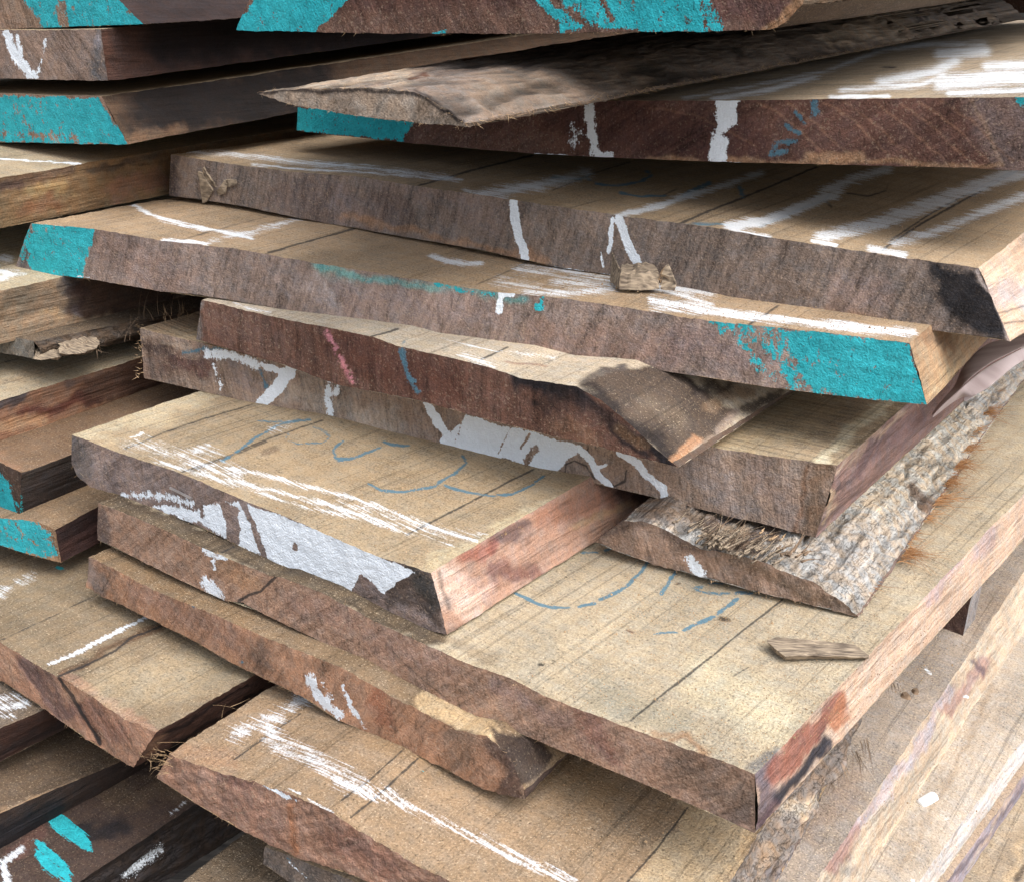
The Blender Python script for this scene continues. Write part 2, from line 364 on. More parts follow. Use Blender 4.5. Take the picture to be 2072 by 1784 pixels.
def fringe(o, org, R, tp, bo, DR, hx, n, cnt, m=None):
    sp = []; fwd = -n if n.dot(hx) > 0 else n
    for k in range(cnt):
        i = random.randrange(len(tp)); e = random.random()
        base, dd = (tp[i], np.array([0,0,.5])) if e < .5 else (bo[i], np.array([0,0,-.7]))
        d = fwd*random.uniform(.2,1)+dd*random.uniform(-.3,1)+np.array([random.gauss(0,.5), random.gauss(0,.5), 0])
        sp.append((base-fwd*.01, d, random.uniform(.02,.08), random.uniform(-.6,.6)))
    V, F = fibres(sp, .007)
    f = link_mesh('frayed_fibres', to_local(V, org, R), F, [m or MFIB], parent=o); f['kind'] = 'stuff'
    return f
C_ = srgb
def ext(p, *more): return list(p)+list(more)
DARK = C_(52, 38, 30); GREY = C_(96, 90, 84); LGREY = C_(150, 135, 122); RED = C_(120, 62, 44); BLACK = C_(34, 32, 34); SAP = C_(205, 182, 140); LILAC = C_(160, 138, 138); BUFF = C_(196, 150, 108)
# ---- upper layers, right-hand column
board('plank', 'topmost wide plank with two teal painted patches on its end', [(528,-55),(900,-52),(1400,-52),(1645,-50)],
      [(478,62),(600,66),(905,69),(1430,65),(1560,62),(1590,48),(1625,12)], at=((900,68),18.5), head=35, rb=(1741,-2),
      ce=C_(112,80,64), ct=C_(104,82,60), cs=C_(120,94,66), ops=[
      ('T','f',[(470,70),(515,-5),(530,-60),(760,-60),(693,10),(636,70)],'poly',6,.95),
      ('T','f',[(1070,-60),(1085,5),(1110,30),(1135,64),(1215,58),(1290,66),(1430,66),(1405,-60)],'poly',9,.86),
      ('T','f',[(1120,4),(1185,50)],15,8,-.9),('T','f',[(1218,0),(1240,40)],9,6,-.9),('T','f',[(1418,-10),(1450,58)],28,10,.6),('T','f',[(880,68),(905,66)],8,4,.8),
      ('C','f',[(650,0),(1080,0)],50,40,.6,C_(88,52,42)),('C','f',[(1460,10),(1560,30)],60,30,.6,C_(105,66,58)),('C','f',[(1560,62),(1625,5)],24,12,.9,C_(178,128,80))], amp=.022, fr=160)
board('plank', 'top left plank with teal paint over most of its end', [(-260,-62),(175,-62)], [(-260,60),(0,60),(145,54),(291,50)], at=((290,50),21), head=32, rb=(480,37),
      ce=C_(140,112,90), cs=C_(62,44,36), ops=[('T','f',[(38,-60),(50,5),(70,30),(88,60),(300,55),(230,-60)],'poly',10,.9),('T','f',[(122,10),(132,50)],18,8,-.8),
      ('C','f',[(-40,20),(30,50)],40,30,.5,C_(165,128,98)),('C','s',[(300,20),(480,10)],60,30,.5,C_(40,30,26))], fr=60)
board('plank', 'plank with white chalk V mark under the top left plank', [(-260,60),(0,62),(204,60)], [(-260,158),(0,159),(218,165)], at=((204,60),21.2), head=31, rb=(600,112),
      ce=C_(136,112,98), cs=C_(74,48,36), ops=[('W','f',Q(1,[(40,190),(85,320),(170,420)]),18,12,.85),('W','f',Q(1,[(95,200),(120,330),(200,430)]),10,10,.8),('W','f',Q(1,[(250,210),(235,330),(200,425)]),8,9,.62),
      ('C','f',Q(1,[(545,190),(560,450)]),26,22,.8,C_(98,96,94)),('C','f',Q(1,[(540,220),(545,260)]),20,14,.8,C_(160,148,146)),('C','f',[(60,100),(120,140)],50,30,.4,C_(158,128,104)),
      ('C','s',[(215,80),(220,160)],16,12,.6,C_(96,58,40)),('C','s',[(360,60),(800,50)],150,70,.92,C_(26,19,17))])  # wide near-black side stroke: shade of the deep gap painted into the wood
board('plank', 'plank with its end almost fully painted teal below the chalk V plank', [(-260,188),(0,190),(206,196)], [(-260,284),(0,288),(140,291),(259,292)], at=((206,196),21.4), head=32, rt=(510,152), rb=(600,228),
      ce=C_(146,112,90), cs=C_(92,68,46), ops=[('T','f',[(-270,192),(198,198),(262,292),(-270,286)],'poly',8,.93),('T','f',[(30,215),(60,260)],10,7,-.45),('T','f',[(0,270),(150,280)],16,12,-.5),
      ('C','s',Q(1,[(860,560),(1300,560),(1700,500)]),130,60,.9,C_(28,25,24)),('C','s',Q(1,[(720,760),(1000,720)]),30,22,.6,C_(120,88,58))])  # near-black side stroke is painted shade, where this edge runs into the gap
board('waney_plank', 'long brown waney plank with pointed end, lying on the white streaked plank', 
      [(520,188),(560,184),(600,181),(700,179),(780,180),(830,186),(870,202),(905,226),(940,250)], [(522,190),(600,215),(680,228),(750,238),(850,250),(940,258)],
      at=((945,258),14.9), slope=-.62, head=35, rt=(2072,38), rb=(2072,40), lt=(900,108), vis=27, ct=C_(132,112,90), ce=C_(150,130,110), cs=C_(110,90,70), tmat=2, tamp=.06, amp=.03, cat='plank', group=None, ops=[
      ('C','f',[(522,189),(700,182),(830,188),(930,246)],9,6,.9,C_(48,38,34)),('C','t',[(530,185),(640,172),(820,150)],26,30,.6,C_(180,156,122)),('C','t',[(840,185),(935,248)],10,8,.8,C_(46,34,28)),
      ('C','t',[(880,150),(1000,140),(1100,110)],22,14,.5,C_(64,50,42)),('C','t',[(1000,190),(1300,150)],80,60,.5,C_(120,98,72)),('C','t',[(1300,110),(1680,90)],60,40,.3,C_(96,82,66)),('C','t',[(1690,60),(2072,20)],60,30,.6,C_(176,160,142)),
      ('C','t',[(1690,70),(1990,30)],60,30,.6,C_(176,150,116)),('C','t',[(1850,40),(2072,0)],40,26,.7,C_(160,148,142)),('C','t',Q(3,[(1480,30),(1490,130)]),14,8,.8,C_(60,58,60)),('C','t',Q(2,[(380,440),(480,425)]),10,5,.9,C_(92,54,32)),('C','t',Q(2,[(690,340),(790,335)]),6,4,.9,C_(92,54,32))], fr=150)
board('plank', 'dark brown ended plank with broad white streaks on top at the upper right', [(604,178),(1190,205),(1450,204),(1800,200),(2110,197)],
      [(600,265),(760,283),(1080,312),(1440,328),(1960,340),(2110,348)], at=((1500,205),18.7), slope=-.65, head=35, vis=16, dz=.03, saw=.9,
      ct=C_(178,152,112), ce=C_(100,66,54), ops=[
      ('T','f',Q(1,[(1640,600),(1640,725),(2066,770),(2240,785),(2300,640)]),'poly',9,.93),('T','f',[(790,250),(808,280)],22,18,.55),
      ('C','f',[(1150,220),(1500,300)],110,60,.6,C_(82,48,40)),('C','f',Q(3,[(1900,600),(2066,880)]),110,30,.7,C_(132,108,96)),('C','f',Q(3,[(1780,570),(1950,900)]),8,6,.6,C_(170,135,105)),
      ('C','f',[(870,300),(1100,290)],60,40,.5,C_(122,86,66))]+
      [('C','f',Q(3,[(a,570),(a+180,690),(a+400,900)]),4,4,.55,C_(158,112,80)) for a in (600,740,960,1070,1230,1370,1480,1610)]+[
      ('C','f',Q(3,[(0,600),(260,640),(560,820)]),4,4,.5,C_(140,96,68)),
      ('C','f',Q(3,[(0,890),(600,905),(1150,905),(1950,925)]),12,10,.7,C_(172,128,84)),('C','f',Q(3,[(870,870),(1010,870),(1180,880)]),20,12,.8,C_(176,130,86)),
      ('W','f',Q(2,[(1385,590),(1400,700),(1415,790),(1420,850),(1500,880)]),22,14,.78),('W','f',Q(2,[(1310,720),(1310,810)]),30,20,.5),('W','f',Q(2,[(1090,858),(1400,880),(1750,898)]),5,5,.8),
      ('W','f',Q(3,[(420,560),(415,650)]),48,14,.85),('W','f',Q(3,[(400,700),(360,750)]),26,16,.7),('W','f',Q(3,[(380,800),(370,880)]),38,14,.82),('W','f',Q(3,[(20,898),(500,905)]),5,5,.7),
      ('B','f',Q(3,[(900,570),(905,640)]),18,14,.72),('B','f',Q(3,[(800,620),(850,690)]),10,8,.8),('B','f',Q(3,[(740,700),(820,740)]),10,8,.8),('B','f',Q(3,[(800,790),(690,790)]),10,9,.7),('B','f',Q(3,[(690,800),(660,855),(750,840)]),10,9,.7),('T','f',Q(3,[(2040,550),(2066,570)]),14,8,.8),
      ('W','t',Q(3,[(190,545),(480,490),(750,440),(1000,385),(1170,320),(1300,270)]),16,16,0.68,0,2.2),('W','t',Q(3,[(350,548),(640,500),(900,430)]),20,16,0.82,0,2),
      ('W','t',Q(3,[(1250,275),(1560,245),(1840,250)]),16,14,0.74,0,1.5),('W','t',Q(3,[(1600,300),(1850,285)]),22,14,0.77),
      ('W','t',Q(3,[(1280,455),(1560,400),(1680,340)]),26,18,0.82,0,1.4),('W','t',Q(3,[(1060,500),(1500,470),(1620,420)]),16,14,0.77,0,1.5),('W','t',Q(3,[(990,540),(1320,535)]),7,6,0.84),
      ('W','t',Q(3,[(1600,460),(1900,440),(2300,420)]),30,16,0.74),('W','t',Q(3,[(1860,370),(2300,360)]),18,14,0.82),('W','t',Q(3,[(1650,520),(2300,490)]),12,10,0.82),
      ('C','t',Q(3,[(1290,378),(1355,378)]),5,4,.9,BLACK)], amp=.012, fr=60)
# ---- middle layers, right-hand column
board('plank', 'long plank with thick chalk strokes and a blackened right corner on its end', 
      [(346,313),(400,322),(511,339),(600,348),(720,358),(889,383),(1028,403),(1159,423),(1269,438),(1439,461),(1552,481),(1774,514),(1858,525),(1978,543)],
      [(341,396),(400,403),(485,418),(657,452),(754,468),(988,509),(1123,540),(1232,556),(1439,593),(1574,622),(1742,651),(1847,662),(2044,690)],
      z=-3.75, anc=((511,339),(1978,543)), head=34.5, rt=(2072,471), rb=(2150,626), ct=C_(180,148,102), ce=C_(128,110,98), cs=C_(202,168,134), vis=15, ops=[
      ('C','f',[(335,320),(345,400)],50,30,.75,C_(82,66,60)),('C','f',[(600,400),(780,430)],90,40,.5,C_(112,90,80)),('C','f',[(690,400),(700,440)],50,30,.5,C_(150,130,120)),('C','f',[(780,350),(1000,440)],60,40,.5,C_(146,122,108)),
      ('C','f',[(700,440),(880,478),(1100,530)],16,14,.7,C_(168,122,80)),('C','f',Q(3,[(1000,1730),(1200,1784)]),30,20,.5,C_(160,116,74)),('C','f',[(1700,590),(1780,600)],70,40,.5,C_(150,124,112)),
      ('C','f',[(1872,532),(1990,548),(2052,700),(1960,678),(1925,640)],'poly',26,.97,C_(46,43,43)),('C','f',[(1980,548),(2042,688)],7,5,.9,C_(190,170,155)),
      ('W','f',Q(2,[(965,1115),(985,1240),(1005,1340),(1035,1435)]),17,7,1.0),('W','f',Q(2,[(1520,1215),(1515,1300),(1500,1400)]),10,7,.95),('W','f',Q(2,[(1560,1210),(1600,1340),(1670,1485)]),19,8,1.0),('W','f',Q(2,[(1455,1400),(1465,1480)]),5,5,.85),
      ('W','f',[(1120,541),(1240,558)],3,4,.8),('C','s',[(2000,600),(2072,600)],60,30,.6,C_(172,160,160)),('C','s',[(2040,560),(2072,560)],30,20,.5,C_(220,190,160)),('K','s',[(2010,640),(2072,620)],4,4,.6),('K','s',[(2030,655),(2072,650)],4,4,.6),
      ('W','t',Q(1,[(960,835),(1300,860),(1700,905),(2066,935),(2500,985)]),15,14,0.73,0,1.6),('W','t',Q(1,[(1400,915),(2066,965),(2560,1000)]),7,8,0.77,0,1.5),
      ('W','t',Q(2,[(780,1080),(1000,1050),(1200,1010),(1370,965)]),28,22,0.80,0,1.6),('W','t',Q(2,[(700,1060),(920,1100)]),10,10,0.70),
      ('W','t',Q(2,[(1560,1195),(1750,1150),(1900,1095),(2066,1055)]),15,12,0.99,0,1.6),('W','t',Q(3,[(0,1150),(200,1090),(400,1030),(600,960)]),17,14,0.84,0,1.6),
      ('W','t',Q(3,[(440,1255),(620,1230),(760,1180),(900,1120),(1020,1070)]),26,16,1.00,0,1.6),('W','t',Q(3,[(960,1060),(1100,1000),(1300,940)]),24,16,0.84,0,1.6),('W','t',Q(3,[(450,1290),(650,1318)]),8,8,0.94),
      ('W','t',Q(3,[(960,1310),(1250,1240),(1450,1170),(1650,1090),(1900,1000),(2066,950)]),38,18,0.84,0,1.7),('W','t',Q(3,[(890,1335),(1020,1360)]),7,7,0.94),
      ('W','t',Q(3,[(1360,1345),(1560,1290),(1750,1220),(1900,1150),(2066,1090)]),26,18,0.77,0,1.7),('W','t',Q(3,[(1210,1380),(1400,1415)]),12,10,0.91),
      ('K','t',Q(2,[(440,1030),(690,960),(1080,860)]),2.0,2.5,1),('K','t',Q(2,[(1180,1060),(1420,960),(1620,900)]),1.6,2.5,.8),('K','t',Q(3,[(150,1245),(500,1100),(920,925)]),2.3,2.5,1),('K','t',Q(2,[(1780,1095),(1880,1050)]),1.6,2.5,.8),('K','t',Q(2,[(1880,1245),(2050,1175)]),2.0,2.5,1),
      ('K','t',Q(3,[(1280,1385),(1500,1240),(1750,1100),(2040,940)]),2.6,2.5,1),('K','t',Q(3,[(1320,1340),(1540,1190),(1780,1060),(2000,950)]),1.8,2.5,1),('K','t',Q(3,[(600,1260),(850,1150),(960,1110),(990,1070)]),4,4,.9),('K','t',Q(3,[(960,1110),(1000,1150)]),4,4,.9),('K','t',Q(3,[(1080,1070),(1200,1090),(1300,1060),(1310,1020)]),2,3,.8),
      ('B','t',Q(2,[(1180,985),(1340,995),(1400,965)]),5,4,.8),('B','t',Q(2,[(1380,985),(1430,1020),(1560,1035),(1680,1010),(1740,975),(1700,950)]),5,4,.9),('B','t',Q(2,[(1560,1070),(1680,1090),(1800,1090)]),5,4,.8),('B','t',Q(3,[(0,1085),(80,1090)]),4,4,.8),('B','t',Q(3,[(180,1085),(260,1050),(320,1020)]),9,6,.9),('B','t',Q(3,[(490,1040),(505,1085)]),9,6,.85),('B','t',Q(3,[(120,1245),(420,1250)]),5,5,.7)], fr=120)
board('plank', 'plank painted teal at both ends of its face', 
      [(62,452),(190,465),(328,487),(474,503),(598,525),(685,540),(940,584),(1003,591),(1148,606),(1318,630),(1391,643),(1574,664),(1840,694)],
      [(27,547),(160,562),(328,591),(405,598),(754,657),(1024,703),(1439,765),(1632,794),(1876,820)], z=-4.68, head=33, rb=(1993,692), ct=C_(182,148,102), ce=C_(144,122,110), cs=C_(168,134,92), ops=[
      ('T','f',[(66,448),(193,462),(188,490),(172,530),(168,570),(60,556),(55,520),(62,480)],'poly',7,.97),('T','f',[(45,520),(60,470)],20,14,.6),
      ('T','f',Q(6,[(700,225),(1410,305),(1470,430),(1560,660),(1160,610),(900,590),(820,470),(760,330)]),'poly',14,.97),('T','f',Q(6,[(430,200),(460,250),(520,320),(600,420),(700,520)]),14,22,.62),('T','f',Q(6,[(440,210),(560,230),(640,250),(700,330),(790,540)]),40,40,.62),('T','f',Q(6,[(320,190),(500,215)]),10,10,.66),('T','f',Q(6,[(680,240),(690,340)]),6,5,-.8),
      ('C','f',[(645,543),(760,560),(880,582),(1010,604),(1060,612)],16,12,.7,(.10,.36,.35)),('C','f',[(650,545),(720,556)],30,20,.4,(.14,.38,.36)),('T','f',[(880,575),(940,592),(1010,598)],7,8,.62),('T','f',Q(2,[(1130,1650),(1110,1700)]),5,4,1),('T','f',Q(2,[(1100,1705),(1120,1710)]),14,6,1),
      ('C','f',[(190,480),(330,560)],100,50,.5,C_(136,106,90)),('C','f',[(610,570),(700,640)],26,26,.6,C_(178,158,146)),('C','f',[(700,590),(1000,640)],70,50,.5,C_(160,132,118)),('C','f',[(560,560),(600,600)],16,14,.4,C_(172,150,138)),('C','f',[(640,560),(680,620)],14,12,.45,C_(186,172,164)),('C','f',[(1100,690),(1350,720)],80,50,.4,C_(140,100,80)),('C','f',[(1380,690),(1560,740)],60,50,.4,C_(140,112,106)),
      ('C','f',Q(6,[(1430,300),(1570,650)]),16,10,.8,C_(92,58,40)),('C','f',[(35,545),(60,480)],20,14,.6,C_(70,76,76))]+
      [('K','f',Q(1,[(a,1380),(a+20,1450),(a-30,1600)]),1.6,2.5,.6) for a in (900,960,1040,1100,1200,1340,1480,1560)]+[('K','f',Q(6,[(a,250+b),(a+160,270+b)]),1.6,3,.5) for a, b in ((120,0),(180,30),(150,60),(230,95),(140,120),(220,150),(250,180))]+[
      ('W','f',Q(2,[(960,1625),(900,1640),(890,1720)]),15,8,.95),('W','f',Q(1,[(430,1535),(500,1545)]),4,4,.7),
      ('C','s',Q(6,[(1500,260),(1650,300)]),30,22,.6,C_(112,76,48)),('C','s',Q(6,[(1600,560),(1700,430)]),30,24,.5,C_(196,164,112)),
      ('W','t',Q(1,[(715,1125),(830,1190),(1000,1240),(1390,1318)]),8,7,.95,0,1.4),('W','t',Q(1,[(900,1218),(1180,1275),(1390,1300)]),12,10,.66,0,1.5),('W','t',Q(1,[(1650,1215),(1540,1250),(1380,1290),(1160,1340)]),14,14,.66,0,1.8),('W','t',Q(1,[(910,1335),(1150,1350)]),7,6,.9),
      ('W','t',Q(2,[(510,1420),(600,1450),(720,1465),(780,1462)]),14,9,.95,0,1.5),('W','t',Q(2,[(1000,1500),(1250,1510),(1500,1560),(2066,1620)]),26,20,.64,0,1.6),('W','t',Q(2,[(1200,1560),(1550,1590),(1350,1625),(1050,1625)]),22,18,.72,0,1.6),('W','t',Q(2,[(900,1560),(1100,1600)]),26,24,.58,0,1.5),
      ('W','t',Q(2,[(1500,1560),(1800,1610),(2066,1690)]),12,10,.8,0,1.2),('W','t',Q(6,[(0,70),(430,140),(900,200),(1450,245)]),13,9,.88),('W','t',Q(6,[(0,110),(500,165),(1000,225),(1440,262)]),10,9,.66),
      ('K','t',Q(1,[(1480,1405),(1700,1340),(1970,1270)]),2.0,2.5,1),('K','t',Q(1,[(880,1370),(1180,1280),(1480,1205)]),1.4,2.5,.7),('K','t',Q(2,[(0,1295),(90,1265)]),1.8,2.5,.8),('K','t',Q(2,[(770,1580),(930,1510),(1080,1440)]),1.6,2.5,.8),('K','t',Q(2,[(860,1590),(1160,1450)]),1.4,2.5,.6),('K','t',Q(6,[(540,205),(700,100)]),2.4,2.5,1)], fr=120)
board('plank', 'dark reddish plank tapering to a charred point, pink and blue chalk ticks on it',
      [(409,608),(547,640),(685,668),(754,683),(806,703),(977,739),(1050,765),(1120,775),(1167,783),(1214,809),(1260,845),(1310,893),(1360,936)],
      [(397,688),(566,736),(685,779),(849,812),(1014,856),(1196,900),(1372,946)], z=-5.62, anc=((409,608),(1050,765)), head=35, rt=(1588,797), rb=(1592,801), vis=9,
      ct=C_(204,182,144), ce=C_(110,74,58), cs=C_(100,78,60), ops=[
      ('C','f',[(690,700),(900,790)],80,50,.6,C_(96,52,36)),('C','f',[(430,640),(560,690)],60,40,.5,C_(126,94,76)),('C','f',Q(4,[(1100,80),(1100,290)]),12,9,.8,C_(128,120,112)),
      ('C','f',Q(5,[(1020,510),(1200,560),(1340,620)]),44,24,.95,BLACK),('C','f',Q(5,[(1120,590),(1200,660)]),24,20,.8,BLACK),('C','f',Q(5,[(1400,640),(1500,720),(1620,810),(1830,960)]),26,14,.95,BLACK),('C','f',Q(5,[(1500,720),(1560,840),(1700,950)]),16,12,.8,BLACK),
      ('C','f',Q(5,[(1560,760),(1680,880)]),22,14,.7,C_(122,86,52)),('C','f',Q(5,[(1200,760),(1440,860)]),30,22,.6,C_(140,98,66)),('C','f',Q(5,[(1160,640),(1500,700)]),40,30,.5,C_(84,56,42)),
      ('P','f',Q(4,[(1810,250),(1850,320),(1890,400),(1930,470),(1960,520)]),11,6,.8,C_(222,130,138)),('B','f',Q(5,[(350,340),(365,420),(380,480),(430,580)]),13,10,.72),('B','f',Q(5,[(385,500),(420,520)]),12,8,.8),
      ('C','t',Q(5,[(1330,545),(1450,490),(1560,440),(1900,440),(2200,700),(1870,990),(1600,780),(1400,590)]),'poly',14,1,C_(88,70,54)),('C','t',Q(5,[(1330,530),(1450,480),(1600,440)]),10,9,.8,C_(84,72,64)),
      ('C','t',Q(5,[(1750,640),(1900,760)]),50,40,.45,C_(124,104,80)),('C','t',Q(5,[(1360,560),(1500,650),(1640,760),(1830,930)]),26,16,.8,C_(44,36,32)),('C','t',Q(5,[(1860,950),(1990,850)]),20,8,.85,C_(186,128,80)),('C','t',Q(6,[(300,880),(480,700)]),20,14,.7,C_(132,104,86)),('C','t',Q(6,[(330,660),(420,580),(560,560)]),26,14,.7,C_(142,110,76)),('C','t',Q(6,[(250,560),(450,540)]),24,20,.85,C_(54,42,34)),('C','t',Q(6,[(540,680),(720,590)]),24,14,.85,C_(58,46,38)),
      ('C','t',Q(5,[(920,415),(1150,440)]),4,4,.7,C_(150,100,70)),('W','t',Q(5,[(560,280),(800,340),(1200,390)]),6,10,.62),('W','t',Q(5,[(690,370),(850,440)]),14,12,.62),('W','t',Q(4,[(1300,90),(1500,140)]),6,6,.6),
      ('K','t',Q(5,[(160,280),(330,230)]),2.0,2.5,1),('K','t',Q(5,[(780,405),(940,330)]),2.2,2.5,1),('B','t',Q(5,[(350,320),(390,270)]),4,5,.6)], amp=.016, fr=140)
board('plank', 'grey brown plank with white paint and two cut loops on its end',
      [(283,664),(330,676),(400,692),(700,770),(1100,850),(1442,905),(1665,940),(1694,943)],
      [(292,766),(438,798),(540,825),(685,865),(754,877),(889,903),(988,922),(1123,958),(1232,984),(1349,1013),(1439,1035),(1537,1057),(1650,1086)],
      z=-6.52, anc=((400,692),(1665,940)), head=36, rt=(1829,823), rb=(1778,969), lt=(395,632), saw=.7, ct=C_(176,148,104), ce=C_(148,124,106), cs=C_(136,104,92), vis=10, samp=.05, ops=[
      ('C','f',[(292,700),(330,680),(400,700),(440,760),(300,770)],'poly',30,.6,C_(112,84,68)),('C','f',Q(4,[(950,400),(1110,420)]),36,24,.75,C_(100,64,54)),('C','f',Q(4,[(820,330),(900,340)]),22,20,.7,C_(74,58,52)),('C','f',Q(4,[(900,300),(1050,320)]),10,10,.6,C_(176,150,122)),('C','f',Q(4,[(1280,420),(1400,560)]),40,30,.5,C_(124,106,100)),
      ('C','f',[(600,790),(780,860)],60,40,.6,C_(178,162,140)),('C','f',Q(6,[(250,1000),(460,1200)]),60,40,.5,C_(140,128,122)),('C','f',Q(6,[(860,1000),(840,1200),(800,1330)]),10,12,.7,C_(140,92,52)),('C','f',Q(6,[(950,1000),(900,1340)]),34,20,.7,C_(134,98,64)),('C','f',Q(6,[(600,1000),(760,1250)]),60,50,.4,C_(150,126,114)),
      ('W','f',Q(4,[(1150,360),(1300,380),(1450,430)]),22,16,.68),('W','f',Q(4,[(1170,380),(1220,560)]),12,14,.58),('W','f',Q(4,[(1620,440),(1540,560),(1440,650)]),24,7,.97),('W','f',Q(4,[(1470,440),(1620,480)]),16,9,.85),('W','f',Q(4,[(1830,490),(1820,600),(1830,740)]),20,16,.72),('W','f',Q(4,[(1880,500),(1870,580)]),12,10,.7),
      ('W','f',Q(5,[(470,640),(530,660),(590,770),(650,830),(680,890),(570,890),(560,850),(575,820),(520,740)]),'poly',5,1),('W','f',Q(5,[(700,700),(870,760),(1090,800),(1340,880),(1310,930),(1190,1025),(900,950),(690,900),(650,860),(620,790),(680,750)]),'poly',8,.93),
      ('W','f',Q(5,[(1090,890),(1040,960)]),16,8,-.7),('W','f',Q(5,[(1060,810),(1010,890)]),5,4,-.9),('W','f',Q(5,[(680,760),(650,860)]),8,6,-.5),('W','f',Q(5,[(950,780),(880,920)]),4,4,-.6),
      ('W','f',Q(5,[(1330,890),(1400,960),(1440,1040),(1510,1110)]),15,6,1),('W','f',Q(5,[(1440,1000),(1480,980)]),8,5,.9),('W','f',Q(5,[(1560,920),(1660,970),(1700,1040),(1800,1110),(1810,1170)]),15,6,1),
      ('K','f',Q(5,[(1250,1040),(1260,980),(1310,960),(1370,990),(1420,1060)]),2.2,2.5,1),('K','f',Q(5,[(1380,880),(1390,950),(1460,1040),(1530,1100),(1590,1070),(1600,1010)]),2.2,2.5,1),
      ('B','f',Q(4,[(1010,360),(1130,340),(1230,340)]),9,9,.72),('B','f',Q(4,[(1430,410),(1450,470),(1480,550)]),10,10,.66),
      ('C','t',Q(6,[(940,980),(1020,880),(1300,650),(1500,480)]),24,12,.85,C_(206,190,150)),('C','t',[(275,660),(400,640)],40,20,.6,C_(168,134,96)),('C','t',Q(6,[(500,800),(900,640)]),120,60,.5,C_(186,160,112)),
      ('C','s',Q(6,[(1050,1010),(1400,700)]),14,12,.6,C_(196,166,134)),('C','s',Q(6,[(1000,1160),(1180,980),(1300,820)]),10,8,.8,C_(84,66,62)),('C','s',Q(6,[(960,1300),(1010,1150)]),14,10,.7,C_(190,160,120)),('C','s',Q(6,[(1120,1000),(1500,720)]),30,22,.5,C_(120,90,88))]+
      [('K','t',Q(6,[(380+a*.7,860-a*.6),(1000+a*.4,900-a*.6)]),1.2,2.5,.5) for a in range(0,420,30)], fr=120)
bslab = board('bark_edged_plank', 'thick slab covered with pale cracked bark on its right, resting under the grey brown plank',
      [(1262,1053),(1300,1056),(1352,1074),(1405,1106),(1470,1120),(1537,1132),(1574,1148),(1646,1177),(1690,1208),(1733,1243)],
      [(1205,1096),(1318,1141),(1428,1166),(1537,1195),(1683,1232),(1736,1247)], z=-8.3, anc=((1318,1141),(1683,1232)), head=35, rt=(1962,918), rb=(1964,920), vis=13, length=26,
      ct=C_(190,178,156), ce=C_(142,114,94), cs=C_(120,96,80), tmat=3, tamp=.15, amp=.04, cat='plank', group=None, ops=[
      ('C','f',[(1470,1125),(1740,1245)],26,16,.7,C_(110,86,62)),('C','f',[(1240,1060),(1320,1030),(1390,1100)],50,30,.7,C_(86,66,52)),('C','t',[(1312,1010),(1400,1000)],60,40,.8,C_(92,74,58)),('W','f',Q(6,[(200,1510),(290,1590)]),24,12,.68),
      ('C','t',Q(6,[(260,1300),(420,1280),(700,1300),(740,1400),(560,1500),(300,1480)]),'poly',24,.8,C_(84,58,44)),('C','t',Q(6,[(300,1420),(560,1290)]),22,14,.7,C_(176,156,128)),('C','t',Q(6,[(0,1250),(250,1250)]),50,30,.7,C_(104,80,60)),
      ('C','t',Q(6,[(1400,900),(1700,830),(1250,1150)]),120,60,.5,C_(196,180,148)),('C','t',Q(6,[(1440,1110),(1540,1230)]),24,14,.8,C_(96,62,36)),('C','t',Q(6,[(1400,1500),(1300,1680)]),24,16,.5,C_(196,160,124)),('C','t',Q(6,[(1000,1500),(1200,1650)]),90,50,.4,C_(140,130,118))])
